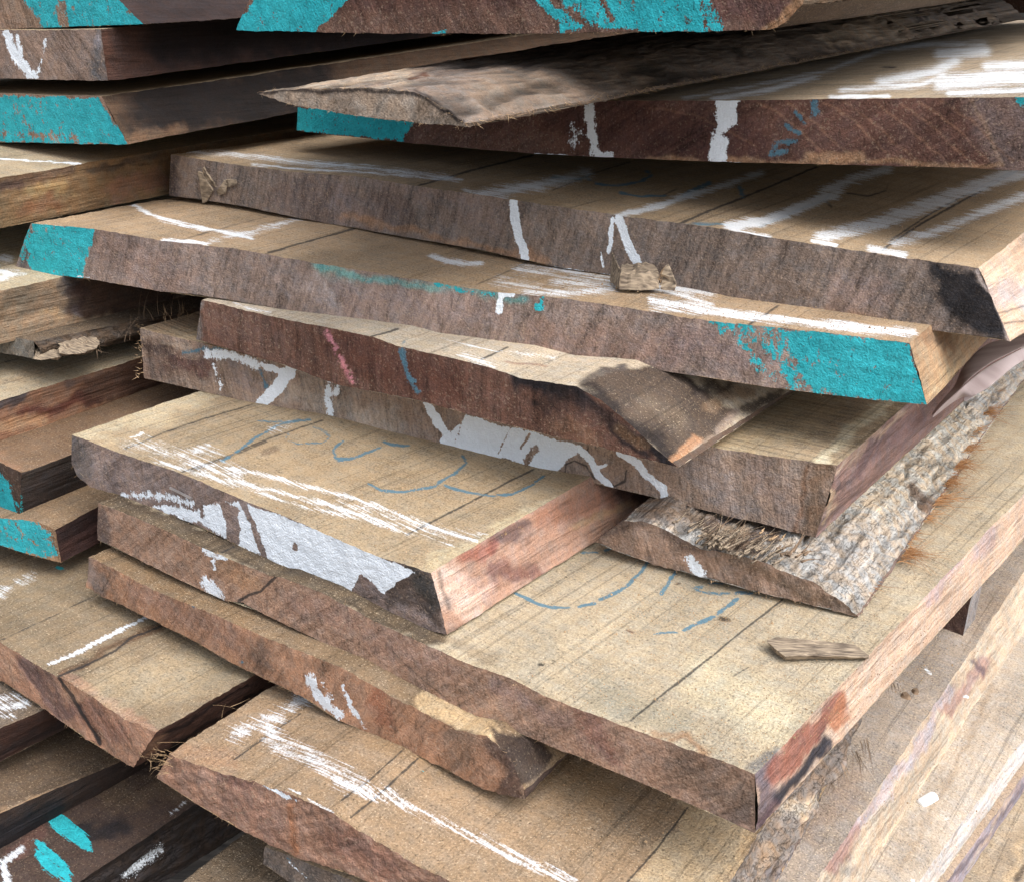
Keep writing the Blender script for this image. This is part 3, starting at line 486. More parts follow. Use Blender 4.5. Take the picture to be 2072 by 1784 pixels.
W7 = board('plank', 'plank with thick white paint across its end, blue loops and chalk bands on its top',
      [(144,880),(226,911),(365,956),(482,1007),(584,1049),(685,1091),(769,1126),(871,1159)],
      [(144,938),(157,965),(182,984),(255,1006),(412,1068),(547,1137),(664,1188),(745,1222),(831,1261),(889,1279),(905,1283)],
      z=-7.5, head=40, rt=(1174,976), rb=(1207,1093), lt=(398,794), vis=11, ct=C_(182,154,108), ce=C_(138,116,106), cs=C_(176,134,106), ops=[
      ('C','f',[(150,900),(175,960)],40,26,.7,C_(104,98,92)),('C','f',[(225,950),(240,1000)],20,20,.6,C_(96,82,78)),('C','f',Q(5,[(240,1500),(520,1600),(600,1900),(300,1750)]),'poly',20,.9,C_(86,70,58)),('C','f',Q(5,[(420,1560),(560,1740)]),30,20,.7,C_(64,64,58)),('C','f',Q(5,[(120,1600),(200,1640)]),30,20,.5,C_(150,124,112)),
      ('W','f',Q(4,[(700,1150),(820,1150),(900,1150),(980,1170),(1060,1190)]),20,22,.68),('W','f',Q(4,[(830,1210),(950,1200),(1080,1240),(1130,1200),(1250,1190),(1330,1180),(1450,1230),(1480,1500),(1330,1440),(1130,1320),(1000,1280)]),'poly',14,.86),
      ('W','f',Q(4,[(1360,1190),(1600,1280),(2066,1470),(2300,1580),(2200,1640),(2130,1700),(1990,1560),(1960,1640),(1940,1700),(1840,1680),(1480,1510)]),'poly',7,1),('W','f',Q(5,[(0,1400),(230,1485),(225,1530),(160,1570),(110,1600),(80,1660),(0,1690),(-200,1640),(-180,1420)]),'poly',5,1),
      ('W','f',Q(4,[(1270,1250),(1300,1330),(1290,1430)]),26,8,-.95),('W','f',Q(4,[(1340,1180),(1400,1300),(1440,1420),(1465,1500)]),11,5,-.95),('W','f',Q(4,[(1250,1210),(1310,1240)]),14,8,-.9),('W','f',Q(4,[(1120,1200),(1130,1270)]),7,6,-.6),('W','f',Q(4,[(1630,1425),(1635,1450)]),10,5,-.9),
      ('C','f',Q(4,[(1620,1295),(1500,1410)]),1.5,2,.5,C_(120,120,120)),
      ('C','s',Q(5,[(860,1400),(940,1420),(1000,1370)]),40,24,.85,C_(96,72,66)),('C','s',Q(5,[(700,1500),(860,1440)]),26,16,.7,C_(150,76,56)),('C','s',Q(5,[(860,1560),(980,1600),(1100,1600)]),34,20,.7,C_(120,72,62)),('C','s',Q(5,[(560,1580),(640,1700),(760,1740)]),60,30,.7,C_(214,182,158)),('C','s',Q(5,[(640,1650),(840,1650)]),30,20,.6,C_(200,160,138)),
      ('C','s',Q(5,[(1150,1300),(1600,1100)]),60,40,.6,C_(150,92,62)),('C','s',Q(5,[(1300,1330),(1640,1190)]),14,10,.6,C_(190,150,100)),('C','s',Q(5,[(1560,1080),(1700,1170)]),40,30,.7,C_(96,62,44)),('C','s',Q(5,[(560,1590),(620,1780)]),9,7,.6,C_(86,80,74)),
      ('C','t',[(150,880),(400,800)],60,40,.6,C_(208,188,144)),('C','t',[(880,1150),(1230,975)],36,24,.6,C_(202,182,136)),('C','t',[(500,900),(1000,1000)],90,60,.35,C_(164,132,88)),
      ('C','t',Q(4,[(1470,905),(1520,885)]),14,7,.7,C_(120,92,62)),
      ('W','t',Q(4,[(740,860),(860,880),(1000,930),(1150,990),(1300,1040)]),30,30,.56,0,1.3),('W','t',Q(4,[(720,830),(790,805)]),5,5,.8),('W','t',Q(4,[(860,960),(1250,1070),(1700,1220),(2066,1290),(2500,1430)]),9,10,.66,0,1.3),('W','t',Q(4,[(1150,980),(1450,1030),(1800,1120),(2066,1200),(2400,1330),(2640,1400)]),8.5,9,.78,0,1.2),('W','t',Q(4,[(1250,1060),(1600,1140),(1900,1230),(2300,1340)]),9,9,.72),('W','t',Q(5,[(0,1190),(400,1300),(700,1370),(820,1360)]),18,22,.52,0,1.2),
      ('W','t',Q(4,[(1080,900),(1150,880)]),14,10,.7),('W','t',Q(4,[(1170,900),(1240,920)]),14,12,.62),('W','t',Q(4,[(1500,780),(1600,760)]),12,12,.55),
      ('K','t',Q(4,[(690,890),(1000,770),(1400,645)]),1.6,2.5,.9),('K','t',Q(4,[(1010,1020),(1250,940),(1500,830),(1790,735)]),1.8,2.5,.9),('K','t',Q(4,[(1060,1015),(1300,930),(1480,850)]),1.6,2.5,.8),('K','t',Q(5,[(380,1365),(700,1200),(1080,1005)]),2.2,2.5,1),('K','t',Q(4,[(860,960),(960,920)]),1.4,2.5,.6),
      ('B','t',Q(4,[(1230,965),(1330,900),(1420,830),(1560,750),(1720,730)]),5.5,4,.8),('B','t',Q(4,[(1430,735),(1560,740)]),4,4,.7),('B','t',Q(4,[(1740,770),(1830,820),(1790,860),(1640,865),(1580,840),(1600,800)]),4,4,.78),('B','t',Q(4,[(1900,850),(1850,900),(1860,945),(1960,945),(2066,900)]),5.5,4,.85),
      ('B','t',Q(5,[(0,955),(100,935),(230,880)]),5.5,4,.85),('B','t',Q(5,[(250,850),(290,870),(400,870)]),5,4,.85),('B','t',Q(5,[(160,1090),(240,1125),(360,1130),(520,1100),(640,1030),(710,970),(690,935)]),5.5,4,.88),('B','t',Q(5,[(590,1095),(720,1130),(850,1150),(960,1145),(1080,1090),(1140,1040)]),5,4,.85)], fr=60)
board('plank', 'widest plank, dashed blue crayon arcs and a dark splinter on its sawdusty top',
      [(199,1018),(292,1053),(412,1108),(547,1166),(569,1168),(657,1202),(751,1254),(941,1338),(1032,1370),(1112,1411),(1225,1454),(1342,1498),(1428,1529),(1528,1565)],
      [(197,1091),(365,1173),(456,1215),(489,1218),(685,1316),(904,1421),(992,1458),(1079,1494),(1190,1540),(1318,1592),(1446,1648),(1528,1684)],
      z=-8.32, anc=((412,1108),(1528,1565)), head=38.7, rt=(2072,998), rb=(2072,1090), vis=16, ct=C_(190,168,126), ce=C_(166,128,102), cs=C_(192,160,130), amp=.018, ops=[
      ('C','f',[(190,1040),(215,1090)],40,26,.8,C_(90,74,66)),('C','f',[(280,1080),(520,1180)],60,50,.5,C_(160,120,88)),('C','f',[(440,1150),(520,1190)],30,20,.5,C_(176,126,76)),('C','f',[(600,1220),(900,1350)],50,40,.4,C_(164,124,104)),('C','f',Q(8,[(1380,870),(1420,960),(1500,1080)]),50,40,.6,C_(138,88,72)),('C','f',Q(8,[(860,720),(1000,760),(1250,870)]),30,20,.5,C_(142,116,108)),('C','f',Q(9,[(200,1150),(500,1300)]),90,50,.6,C_(134,108,84)),('C','f',Q(9,[(300,1420),(560,1440)]),40,30,.5,C_(104,90,80)),('C','f',Q(8,[(840,800),(920,870)]),24,16,.5,C_(196,150,110)),
      ('W','f',Q(4,[(1140,1450),(1200,1490),(1250,1500)]),14,9,.75),('W','f',Q(4,[(1180,1520),(1190,1560)]),8,7,.7),('W','f',Q(4,[(1140,1630),(1220,1720)]),26,16,.68),('W','f',Q(4,[(1150,1640),(1215,1690)]),12,8,.8),
      ('K','f',[(558,1168),(545,1178),(528,1196),(500,1208),(484,1216)],4.5,2.5,1),('K','f',Q(8,[(300,505),(480,670),(620,780)]),1.5,2.5,.7),('K','f',Q(8,[(980,650),(1240,850)]),1.2,3,.5),
      ('C','t',[(199,1010),(560,1150),(880,1285)],56,16,.93,C_(80,62,42)),('C','t',[(190,1010),(1000,1330)],20,20,.5,C_(120,98,68)),('K','t',Q(4,[(1230,1470),(1300,1435)]),3,2.5,.8),
      ('C','t',Q(8,[(1450,750),(1650,800),(1900,900)]),60,40,.55,C_(150,142,116)),('C','t',Q(8,[(1850,1010),(1950,970),(2040,1080)]),10,8,.8,C_(160,116,74)),('C','t',Q(9,[(0,960),(200,980),(330,1080)]),14,10,.7,C_(170,128,86)),('C','t',Q(9,[(560,1150),(700,1080)]),20,14,.7,C_(90,92,96)),('C','t',Q(9,[(300,650),(700,900)]),100,60,.5,C_(206,190,148)),
      ('C','t',Q(8,[(1115,575),(1135,575)]),7,3,.9,BLACK),('C','t',Q(8,[(1610,380),(1640,395)]),4,3,.9,C_(100,50,30)),('C','t',Q(9,[(390,325),(440,335)]),9,3,.9,C_(84,66,46)),('C','t',Q(9,[(130,135),(150,130)]),4,3,.8,C_(84,56,36)),
      ('K','t',Q(8,[(1620,885),(1850,700),(2066,530)]),2.0,2.5,1),('K','t',Q(9,[(0,790),(200,640),(480,410),(725,215)]),2.2,2.5,1),('K','t',Q(9,[(650,380),(680,270),(740,225)]),1.4,2.5,.6),('K','t',Q(9,[(450,645),(540,590)]),1.8,2.5,.8),
      ('B','t',Q(8,[(980,185),(1090,235),(1180,260),(1280,262)]),6,4,.92),('B','t',Q(8,[(1330,258),(1420,238)]),6,4,.92),('B','t',Q(8,[(1450,220),(1590,150)]),6.5,4,.92),('B','t',Q(8,[(1600,140),(1680,60),(1720,0)]),6.5,4,.92),('B','t',Q(5,[(1350,1465),(1440,1465)]),4,4,.8),('B','t',Q(5,[(1480,1450),(1540,1440)]),5,4,.8),
      ('B','t',Q(8,[(1870,60),(1830,120),(1790,185)]),8,4,.9),('B','t',Q(8,[(1740,405),(1880,398)]),4,4,.85),('B','t',Q(8,[(1920,385),(2066,320)]),6.5,4,.9),('B','t',Q(9,[(180,385),(240,355)]),6.5,4,.9),('B','t',Q(9,[(260,345),(350,310)]),7,4,.92),('B','t',Q(9,[(370,290),(480,210)]),7,4,.92),('B','t',Q(9,[(470,180),(560,175)]),6,4,.85),('B','t',Q(9,[(320,125),(400,130)]),4,4,.8),('B','t',Q(9,[(235,150),(290,140),(250,165),(330,180),(440,180)]),5,4,.75),
      ('C','s',Q(9,[(590,1180),(640,1130),(620,1380),(600,1480)]),44,18,.85,C_(96,82,92)),('C','s',Q(9,[(700,1320),(860,1160),(970,1020)]),26,12,.95,C_(44,44,54)),('C','s',Q(9,[(920,1000),(975,940)]),9,6,.9,C_(50,46,52)),('C','s',Q(9,[(700,1180),(900,940),(1050,800)]),44,16,.9,C_(150,84,62)),('C','s',Q(9,[(980,860),(1090,730),(1110,880),(1020,960)]),'poly',7,.9,C_(176,110,70)),('C','s',Q(9,[(600,1460),(680,1350)]),20,12,.7,C_(92,66,72)),
      ('C','s',Q(9,[(1700,0),(1540,220)]),20,12,.6,C_(178,150,150)),('C','s',Q(6,[(1800,1480),(1900,1350)]),20,14,.6,C_(168,144,144)),('C','s',Q(9,[(1130,760),(1500,400)]),20,16,.4,C_(222,190,158))], fr=120)
board('plank', 'narrower plank with a dark rounded right corner under the widest plank',
      [(180,1127),(219,1148),(314,1195),(420,1237),(547,1294),(690,1350),(794,1407),(926,1476),(984,1487),(1030,1528),(1062,1598)],
      [(173,1188),(197,1203),(292,1246),(430,1316),(522,1367),(598,1403),(685,1454),(765,1491),(820,1513),(868,1538),(977,1593),(1021,1607),(1064,1616)],
      z=-9.2, anc=((219,1148),(926,1476)), head=37, rb=(1141,1535), rt=(1141,1530), vis=8, ct=C_(150,120,80), ce=C_(172,124,90), cs=C_(80,60,48), amp=.03, ops=[
      ('C','f',[(182,1140),(200,1190)],46,24,.8,C_(132,116,104)),('C','f',[(280,1200),(480,1300)],50,40,.5,C_(150,112,92)),('C','f',Q(7,[(1440,480),(1470,560)]),30,24,.6,C_(100,84,72)),('C','f',Q(8,[(230,760),(260,860)]),30,24,.6,C_(152,84,52)),('C','f',Q(8,[(650,950),(720,1150)]),60,40,.6,C_(120,98,76)),
      ('C','f',Q(8,[(860,1000),(1000,1150),(960,1290)]),60,26,.85,C_(84,66,56)),('C','f',Q(8,[(1040,1250),(1060,1310)]),16,12,.6,C_(150,128,104)),
      ('W','f',Q(7,[(1720,660),(1760,760),(1800,800),(1880,850)]),26,18,.7),('W','f',Q(7,[(1740,740),(1800,780)]),20,10,.85),('W','f',Q(7,[(1900,700),(1950,820),(2020,920)]),10,9,.7),('W','f',Q(8,[(20,690),(70,820),(140,910)]),11,9,.7),('W','f',Q(7,[(1790,680),(1850,790)]),8,8,.55),
      ('B','f',Q(4,[(1070,1750),(1080,1770)]),8,6,.7),('B','f',Q(7,[(1330,545),(1345,560)]),5,5,.8),
      ('C','t',Q(8,[(480,780),(850,930)]),40,12,.8,C_(206,172,118)),('C','t',Q(8,[(845,900),(1100,1000),(1200,1050),(1000,1300),(850,960)]),'poly',10,.95,C_(66,50,40)),('C','t',Q(8,[(1000,1150),(1150,1150)]),50,30,.5,C_(96,80,66)),('C','t',[(180,1110),(500,1260)],30,20,.4,C_(140,104,60))]+
      [('K','f',Q(8,[(a,700+(a)*.42),(a+60,800+a*.42),(a+110,900+a*.42)]),1.3,3,.5) for a in range(-150,700,55)], fr=160)
board('plank', 'lowest wide plank in front with a chalk sweep on top and frayed left tip',
      [(340,1524),(438,1560),(584,1604),(675,1640),(758,1702),(904,1784),(1325,2020)],
      [(317,1571),(420,1640),(547,1706),(602,1735),(690,1760),(760,1786),(900,1860),(1420,2130)],
      z=-10.15, anc=((438,1560),(904,1784)), head=34, tline=((1475,1784),(1537,1690),-10.15), bline=((1575,1784),(1750,1430),-11.1), lt=(530,1400), vis=11, ct=C_(172,138,94), ce=C_(160,116,90), cs=C_(142,124,106), smat=3, samp=.20, amp=.035, ops=[
      ('C','f',Q(7,[(1230,1180),(1340,1230)]),24,16,.6,C_(108,74,66)),('C','f',Q(7,[(1060,1180),(1100,1200)]),24,16,.5,C_(112,92,80)),('C','f',Q(7,[(1600,1370),(1640,1500),(1630,1620)]),20,12,.8,C_(178,112,66)),('C','f',Q(8,[(0,1500),(300,1700)]),50,30,.5,C_(148,98,76)),('C','f',Q(7,[(1300,1300),(1500,1500)]),50,40,.4,C_(126,90,74)),
      ('W','t',Q(7,[(1700,760),(1550,850),(1300,960)]),34,24,.66,0,1.3),('W','t',Q(7,[(1440,900),(1560,1030),(1760,1120),(2066,1280)]),34,24,.66,0,1.2),('W','t',Q(8,[(0,1210),(150,1270),(270,1310)]),34,20,.7,0,1.2),('W','t',Q(8,[(270,1310),(500,1420),(700,1520)]),14,16,.62,0,1.2),('W','t',Q(8,[(520,1440),(760,1560),(960,1650),(1100,1720),(1260,1790)]),9,9,.72),('W','t',Q(8,[(700,1490),(900,1600),(1150,1710),(1300,1784)]),14,14,.68),
      ('W','f',Q(7,[(1390,1205),(1440,1235),(1510,1270),(1560,1300),(1640,1330)]),7,7,.75),('W','t',Q(7,[(1600,1270),(1660,1290)]),6,6,.7),('W','t',Q(7,[(1710,1325),(1850,1390)]),6,6,.75),
      ('K','t',Q(7,[(1290,1100),(1420,1010),(1660,850)]),1.9,2.5,1),('K','t',Q(8,[(20,1320),(180,1210),(370,1040)]),2.0,2.5,1),('K','t',Q(8,[(70,1420),(250,1270),(450,1095)]),2.8,2.5,1),('K','t',Q(8,[(1590,1800),(1750,1620),(1940,1370)]),2.6,2.5,1),('K','t',Q(7,[(1220,1160),(1270,1110)]),1.6,2.5,.6),
      ('C','t',Q(8,[(1850,1250),(2300,1400),(2100,1900),(1620,1784),(1960,1370)]),'poly',20,.6,C_(204,176,128)),('C','t',Q(7,[(950,1030),(1250,1100)]),40,20,.5,C_(168,122,84)),('C','t',Q(8,[(300,1000),(1200,1150),(1500,1250)]),80,50,.5,C_(160,124,76)),('C','t',Q(8,[(840,905),(1240,1080)]),60,40,.4,C_(130,96,60)),
      ('C','t',[(1537,1650),(1480,1760)],22,10,.6,C_(214,176,120)),('C','s',[(1540,1700),(1640,1600)],16,12,.6,C_(206,184,150)),('C','s',Q(9,[(760,1250),(1000,1000),(1600,400)]),30,20,.4,C_(120,100,84)),('C','s',Q(9,[(700,1784),(880,1400)]),16,14,.5,C_(120,104,102)),('C','s',Q(9,[(640,1784),(690,1620)]),14,9,.5,C_(184,150,110)),
      ('T','t',Q(8,[(462,1168),(470,1172)]),4,3,.9)], fr=200)
board('plank', 'small visible grey end of a plank directly under the lowest wide plank', [(536,1712),(640,1752),(760,1800),(1400,2130)], [(532,1745),(610,1800),(760,1870),(1400,2200)], z=-11.15, head=35, lt=(560,1690), vis=5, ce=C_(120,104,92), ct=CT, ops=[('W','f',Q(7,[(1600,1670),(1700,1760)]),4,5,.8),('B','f',Q(7,[(1590,1650),(1640,1690)]),4,4,.7)])
board('plank', 'tan plank top showing in the dark gap at the bottom edge', [(352,1795),(520,1880),(900,2100)], [(345,1890),(520,1980),(900,2200)], z=-12.1, head=35, lt=(493,1688), vis=7, ct=C_(128,104,72), ops=[('K','t',[(560,1784),(660,1720)],2,3,.6)])
# ---- left-hand column
board('plank', 'left plank with mottled yellow brown edge and thin chalk line on top', [(-620,290),(-300,330),(-80,373)], [(-620,376),(-300,430),(-80,478)], z=-3.75, anc=((-80,373),(-620,290)), head=28, rt=(328,305), rb=(339,394), vis=11,
      ct=C_(182,156,112), cs=C_(138,106,66), ops=[('W','t',Q(1,[(-50,878),(100,888),(300,900),(440,910)]),3,3,.95),('C','s',Q(1,[(0,1000),(400,940)]),26,18,.6,C_(100,74,60)),('C','s',Q(1,[(100,1200),(300,1120)]),30,22,.5,C_(140,84,52)),('C','s',Q(1,[(640,1060),(900,1000)]),44,24,.7,C_(150,104,76)),('C','s',Q(1,[(500,950),(900,860)]),18,14,.7,C_(76,66,56)),('C','s',Q(1,[(150,1060),(350,1040)]),20,18,.5,C_(178,146,84)),('C','s',Q(1,[(0,1010),(100,1020)]),18,12,.6,C_(72,52,50))], fr=30)
board('plank', 'left plank with grey mould patch on its edge below the teal ended plank', [(-620,455),(-300,530),(-80,606)], [(-620,560),(-300,640),(-80,716)], z=-5.62, anc=((-80,606),(-620,455)), head=31, rt=(142,556), rb=(395,600), vis=10,
      ct=C_(190,168,124), cs=C_(158,130,96), ops=[('W','t',Q(4,[(-20,-110),(0,-95),(130,-75)]),14,10,.8,0,1.5),('W','t',Q(1,[(0,1545),(100,1515)]),10,8,.85),('W','t',Q(1,[(0,1430),(60,1440)]),10,8,.8),('K','t',Q(1,[(0,1480),(90,1455)]),1.6,2.5,.7),
      ('C','s',Q(4,[(390,-40),(400,90)]),44,22,.85,C_(74,74,78)),('C','s',Q(4,[(410,120),(430,150)]),12,8,.6,C_(180,176,184)),('C','s',Q(4,[(480,60),(900,-20)]),90,16,.9,C_(74,50,38)),('C','s',Q(4,[(120,40),(330,120)]),40,30,.5,C_(108,92,74)),('C','s',Q(4,[(240,130),(350,170)]),20,12,.6,C_(188,152,104)),('C','s',Q(4,[(0,130),(150,20)]),40,24,.4,C_(110,96,72))])
stub = board('broken_plank', 'short broken plank with splintered knot in the dark gap on the left', [(-200,640),(-60,662),(68,692)], [(-200,668),(-60,700),(70,728)], z=-6.62, anc=((68,692),(-60,662)), head=33, rb=(275,690), rt=(270,650), vis=8, ct=C_(120,98,70), ce=C_(120,114,104), cs=C_(110,88,66), samp=.18, smat=3, cat='broken plank', ops=[('C','s',[(70,700),(280,670)],60,30,.5,C_(84,72,60))])
board('plank', 'left plank with red brown streaks on its edge and pale top', [(-620,640),(-300,745),(-80,838)], [(-620,750),(-300,860),(-80,957)], z=-7.45, anc=((-80,838),(-620,640)), head=33, rt=(274,728), rb=(365,790), vis=10,
      ct=C_(184,162,120), cs=C_(156,112,80), ops=[('C','s',Q(4,[(150,720),(450,620),(560,650)]),24,14,.8,C_(108,52,40)),('C','s',Q(4,[(0,780),(250,730)]),22,12,.7,C_(206,156,104)),('C','s',Q(4,[(0,660),(120,620)]),24,12,.85,C_(76,74,78)),('C','s',Q(4,[(380,530),(480,500)]),16,12,.6,C_(80,70,68)),('C','s',Q(4,[(560,600),(800,480)]),70,40,.8,C_(84,58,44)),('C','s',Q(4,[(100,820),(700,620)]),14,8,.6,C_(180,128,84)),('C','t',Q(4,[(0,520),(700,370)]),14,10,.5,C_(150,122,86)),('K','t',Q(4,[(0,420),(100,395)]),2,3,.6),('K','s',Q(4,[(250,820),(520,740)]),3,2.5,.9)], fr=60)
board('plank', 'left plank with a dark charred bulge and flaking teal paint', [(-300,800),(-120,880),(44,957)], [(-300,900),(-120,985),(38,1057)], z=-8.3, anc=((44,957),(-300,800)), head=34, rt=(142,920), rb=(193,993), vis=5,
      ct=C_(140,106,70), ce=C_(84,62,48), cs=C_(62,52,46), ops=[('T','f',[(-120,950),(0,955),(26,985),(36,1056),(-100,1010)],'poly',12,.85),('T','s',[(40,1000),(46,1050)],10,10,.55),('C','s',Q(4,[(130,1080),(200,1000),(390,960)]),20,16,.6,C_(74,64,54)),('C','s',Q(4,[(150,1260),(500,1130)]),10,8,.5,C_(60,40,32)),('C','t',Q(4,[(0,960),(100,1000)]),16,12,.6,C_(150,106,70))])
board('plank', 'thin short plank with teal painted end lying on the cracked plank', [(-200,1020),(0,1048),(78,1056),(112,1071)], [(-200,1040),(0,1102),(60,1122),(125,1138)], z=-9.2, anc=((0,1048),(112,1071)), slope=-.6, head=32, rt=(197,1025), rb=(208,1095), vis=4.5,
      ct=C_(160,126,84), ce=C_(170,126,86), cs=C_(72,46,38), ops=[('T','f',[(-200,1000),(70,1055),(100,1075),(122,1134),(60,1120),(-200,1050)],'poly',9,.84),('T','f',Q(4,[(80,1310),(260,1480)]),4,5,-.6),('T','f',Q(4,[(300,1400),(330,1510)]),14,14,-.4),('C','s',Q(4,[(360,1340),(520,1260)]),30,20,.6,C_(46,34,30))], fr=50)
board('plank', 'cracked plank at the lower left with a groove and thin chalk line on top',
      [(-260,1160),(0,1298),(117,1367),(128,1371),(200,1418),(256,1456),(314,1480)], [(-260,1235),(0,1375),(55,1410),(164,1487),(219,1520),(272,1551)],
      z=-10.15, anc=((0,1298),(200,1418)), head=36.5, rt=(515,1365), rb=(401,1483), vis=9, ct=C_(156,130,90), ce=C_(176,126,94), cs=C_(90,58,42), amp=.028, ops=[
      ('C','f',Q(7,[(150,560),(280,760),(380,850)]),34,20,.75,C_(112,84,78)),('C','f',Q(7,[(20,500),(60,620)]),40,20,.5,C_(196,146,104)),('C','f',Q(7,[(450,780),(620,950)]),50,30,.5,C_(148,98,78)),('K','f',Q(7,[(330,650),(400,750),(440,830),(500,920),(555,1015)]),5,3,1),('C','f',Q(7,[(335,650),(480,880),(555,1010)]),10,7,.8,C_(60,36,26)),('C','f',Q(7,[(380,690),(440,740)]),26,12,.7,C_(206,150,104)),
      ('W','t',Q(7,[(275,570),(400,520),(600,420),(800,320)]),8,6,.8),('C','t',Q(7,[(320,635),(480,560),(620,470),(890,360)]),16,10,.75,C_(112,78,48)),('K','t',Q(7,[(330,640),(500,570),(640,500),(720,430),(890,362)]),3,3,1),('K','t',Q(7,[(0,445),(250,330),(540,190)]),1.6,2.5,.8),
      ('C','t',Q(7,[(350,650),(500,720),(640,830),(850,930)]),26,12,.7,C_(170,122,90)),('C','t',Q(7,[(600,700),(1200,600)]),90,60,.4,C_(190,168,126)),('W','t',[(0,1200),(60,1165)],16,16,.55),('T','t',Q(4,[(320,1550),(345,1555)]),6,6,.8),
      ('C','s',Q(7,[(860,1010),(1380,690)]),6,4,.9,C_(40,24,18)),('C','s',Q(7,[(950,1030),(1250,850),(1450,720)]),7,5,.9,C_(40,24,18)),('C','s',Q(7,[(800,1080),(900,980)]),18,12,.6,C_(160,112,76))], fr=220)
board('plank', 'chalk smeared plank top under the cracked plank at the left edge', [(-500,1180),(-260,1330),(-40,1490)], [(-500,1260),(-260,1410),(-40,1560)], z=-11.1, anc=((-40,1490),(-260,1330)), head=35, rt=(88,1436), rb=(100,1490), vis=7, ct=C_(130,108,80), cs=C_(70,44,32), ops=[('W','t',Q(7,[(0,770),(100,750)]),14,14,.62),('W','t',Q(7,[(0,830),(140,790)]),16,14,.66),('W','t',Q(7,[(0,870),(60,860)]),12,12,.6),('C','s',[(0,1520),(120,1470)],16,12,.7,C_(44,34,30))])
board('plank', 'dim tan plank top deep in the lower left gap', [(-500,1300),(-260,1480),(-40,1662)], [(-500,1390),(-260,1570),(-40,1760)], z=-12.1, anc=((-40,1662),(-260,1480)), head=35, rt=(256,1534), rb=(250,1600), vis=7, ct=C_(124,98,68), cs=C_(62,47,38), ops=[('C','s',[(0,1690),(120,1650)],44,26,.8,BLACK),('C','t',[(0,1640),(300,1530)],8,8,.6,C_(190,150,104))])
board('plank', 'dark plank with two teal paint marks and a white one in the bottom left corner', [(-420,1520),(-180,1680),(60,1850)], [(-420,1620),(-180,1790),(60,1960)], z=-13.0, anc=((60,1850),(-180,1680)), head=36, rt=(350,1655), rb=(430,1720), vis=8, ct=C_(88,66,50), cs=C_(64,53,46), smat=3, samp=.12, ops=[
      ('T','t',Q(7,[(245,1445),(340,1395),(400,1440),(470,1500),(515,1615),(400,1570)]),'poly',8,.95),('T','t',Q(7,[(190,1550),(300,1600),(370,1680),(410,1784),(350,1784),(230,1690),(200,1640)]),'poly',12,.85),('W','t',Q(7,[(120,1600),(20,1680),(40,1784)]),12,8,.85),('W','t',Q(7,[(30,1660),(0,1670)]),10,8,.7),('K','t',Q(7,[(0,1690),(130,1600)]),4,3,1),('K','t',Q(7,[(340,1490),(400,1450)]),4,3,1),
      ('C','t',Q(7,[(480,1500),(640,1480)]),50,26,.8,BLACK),('C','t',Q(7,[(60,1600),(200,1500)]),30,20,.6,C_(110,70,56)),('C','t',Q(7,[(600,1300),(1100,1280)]),40,30,.7,C_(110,86,60)),('W','s',Q(7,[(700,1760),(900,1600)]),26,22,.6),('W','t',Q(7,[(940,1400),(1030,1330)]),8,8,.6)])
# ---- lower right steps
board('plank', 'brown topped plank with bark crumbs stepping out at the lower right', [(600,1560),(1000,1790),(1450,2080)], [(600,1670),(1000,1900),(1548,2100)], z=-11.12, anc=((600,1560),(1450,2080)), head=35.4, tline=((1648,1784),(1917,1385),-11.12), bline=((1749,1784),(1986,1425),-12.05), vis=19, ct=C_(172,152,126), cs=C_(186,164,134), amp=.03, ops=[
      ('C','s',Q(9,[(1850,560),(1650,830)]),26,12,.75,C_(156,116,104)),('C','s',Q(9,[(1790,540),(1830,600)]),12,9,.8,C_(90,76,84)),('C','s',Q(9,[(1640,720),(1460,1050),(1280,1300),(1140,1480)]),22,12,.7,C_(168,154,160)),('C','s',Q(9,[(1130,1500),(1000,1700)]),26,14,.8,C_(160,116,104)),('C','s',Q(9,[(2000,560),(1700,980),(1400,1400),(1250,1620)]),10,8,.7,C_(226,198,160)),('K','s',Q(9,[(1490,885),(1475,915)]),3,3,.9),('C','s',Q(9,[(1110,1700),(1080,1720)]),14,10,.6,C_(130,120,108)),
      ('C','t',Q(9,[(900,1450),(1100,1250)]),60,40,.4,C_(140,108,84)),('C','t',Q(9,[(1800,300),(2072,150)]),60,40,.4,C_(150,120,90)),('W','t',Q(9,[(1520,605),(1550,630)]),6,6,.8)], fr=40)
board('plank', 'pale plank with chalk crumbs and the broken chalk stick on it', [(900,1750),(1300,1920),(1720,2010)], [(900,1800),(1300,2000),(1800,2040)], z=-12.1, anc=((900,1750),(1300,1920)), head=36.5, tline=((1858,1784),(2072,1491),-12.1), bline=((1895,1784),(2072,1540),-12.4), vis=16, ct=C_(188,168,138), cs=C_(178,168,156), ops=[
      ('C','t',Q(9,[(1500,1100),(1250,1500)]),50,40,.4,C_(206,184,144)),('C','t',Q(9,[(1900,700),(1400,1700)]),10,14,.5,C_(150,122,88)),('W','t',Q(9,[(1600,1420),(1640,1440)]),6,8,.55),('C','s',Q(9,[(1500,1784),(2066,1000)]),5,4,.7,C_(186,178,168)),('C','s',[(1880,1784),(2072,1512)],6,5,.8,C_(196,184,176))]+[('C','t',Q(9,[(2066-a,700+a*.3),(1480-a,1560+a*.3)]),1.5,4,.35,C_(140,112,80)) for a in range(0,400,60)])
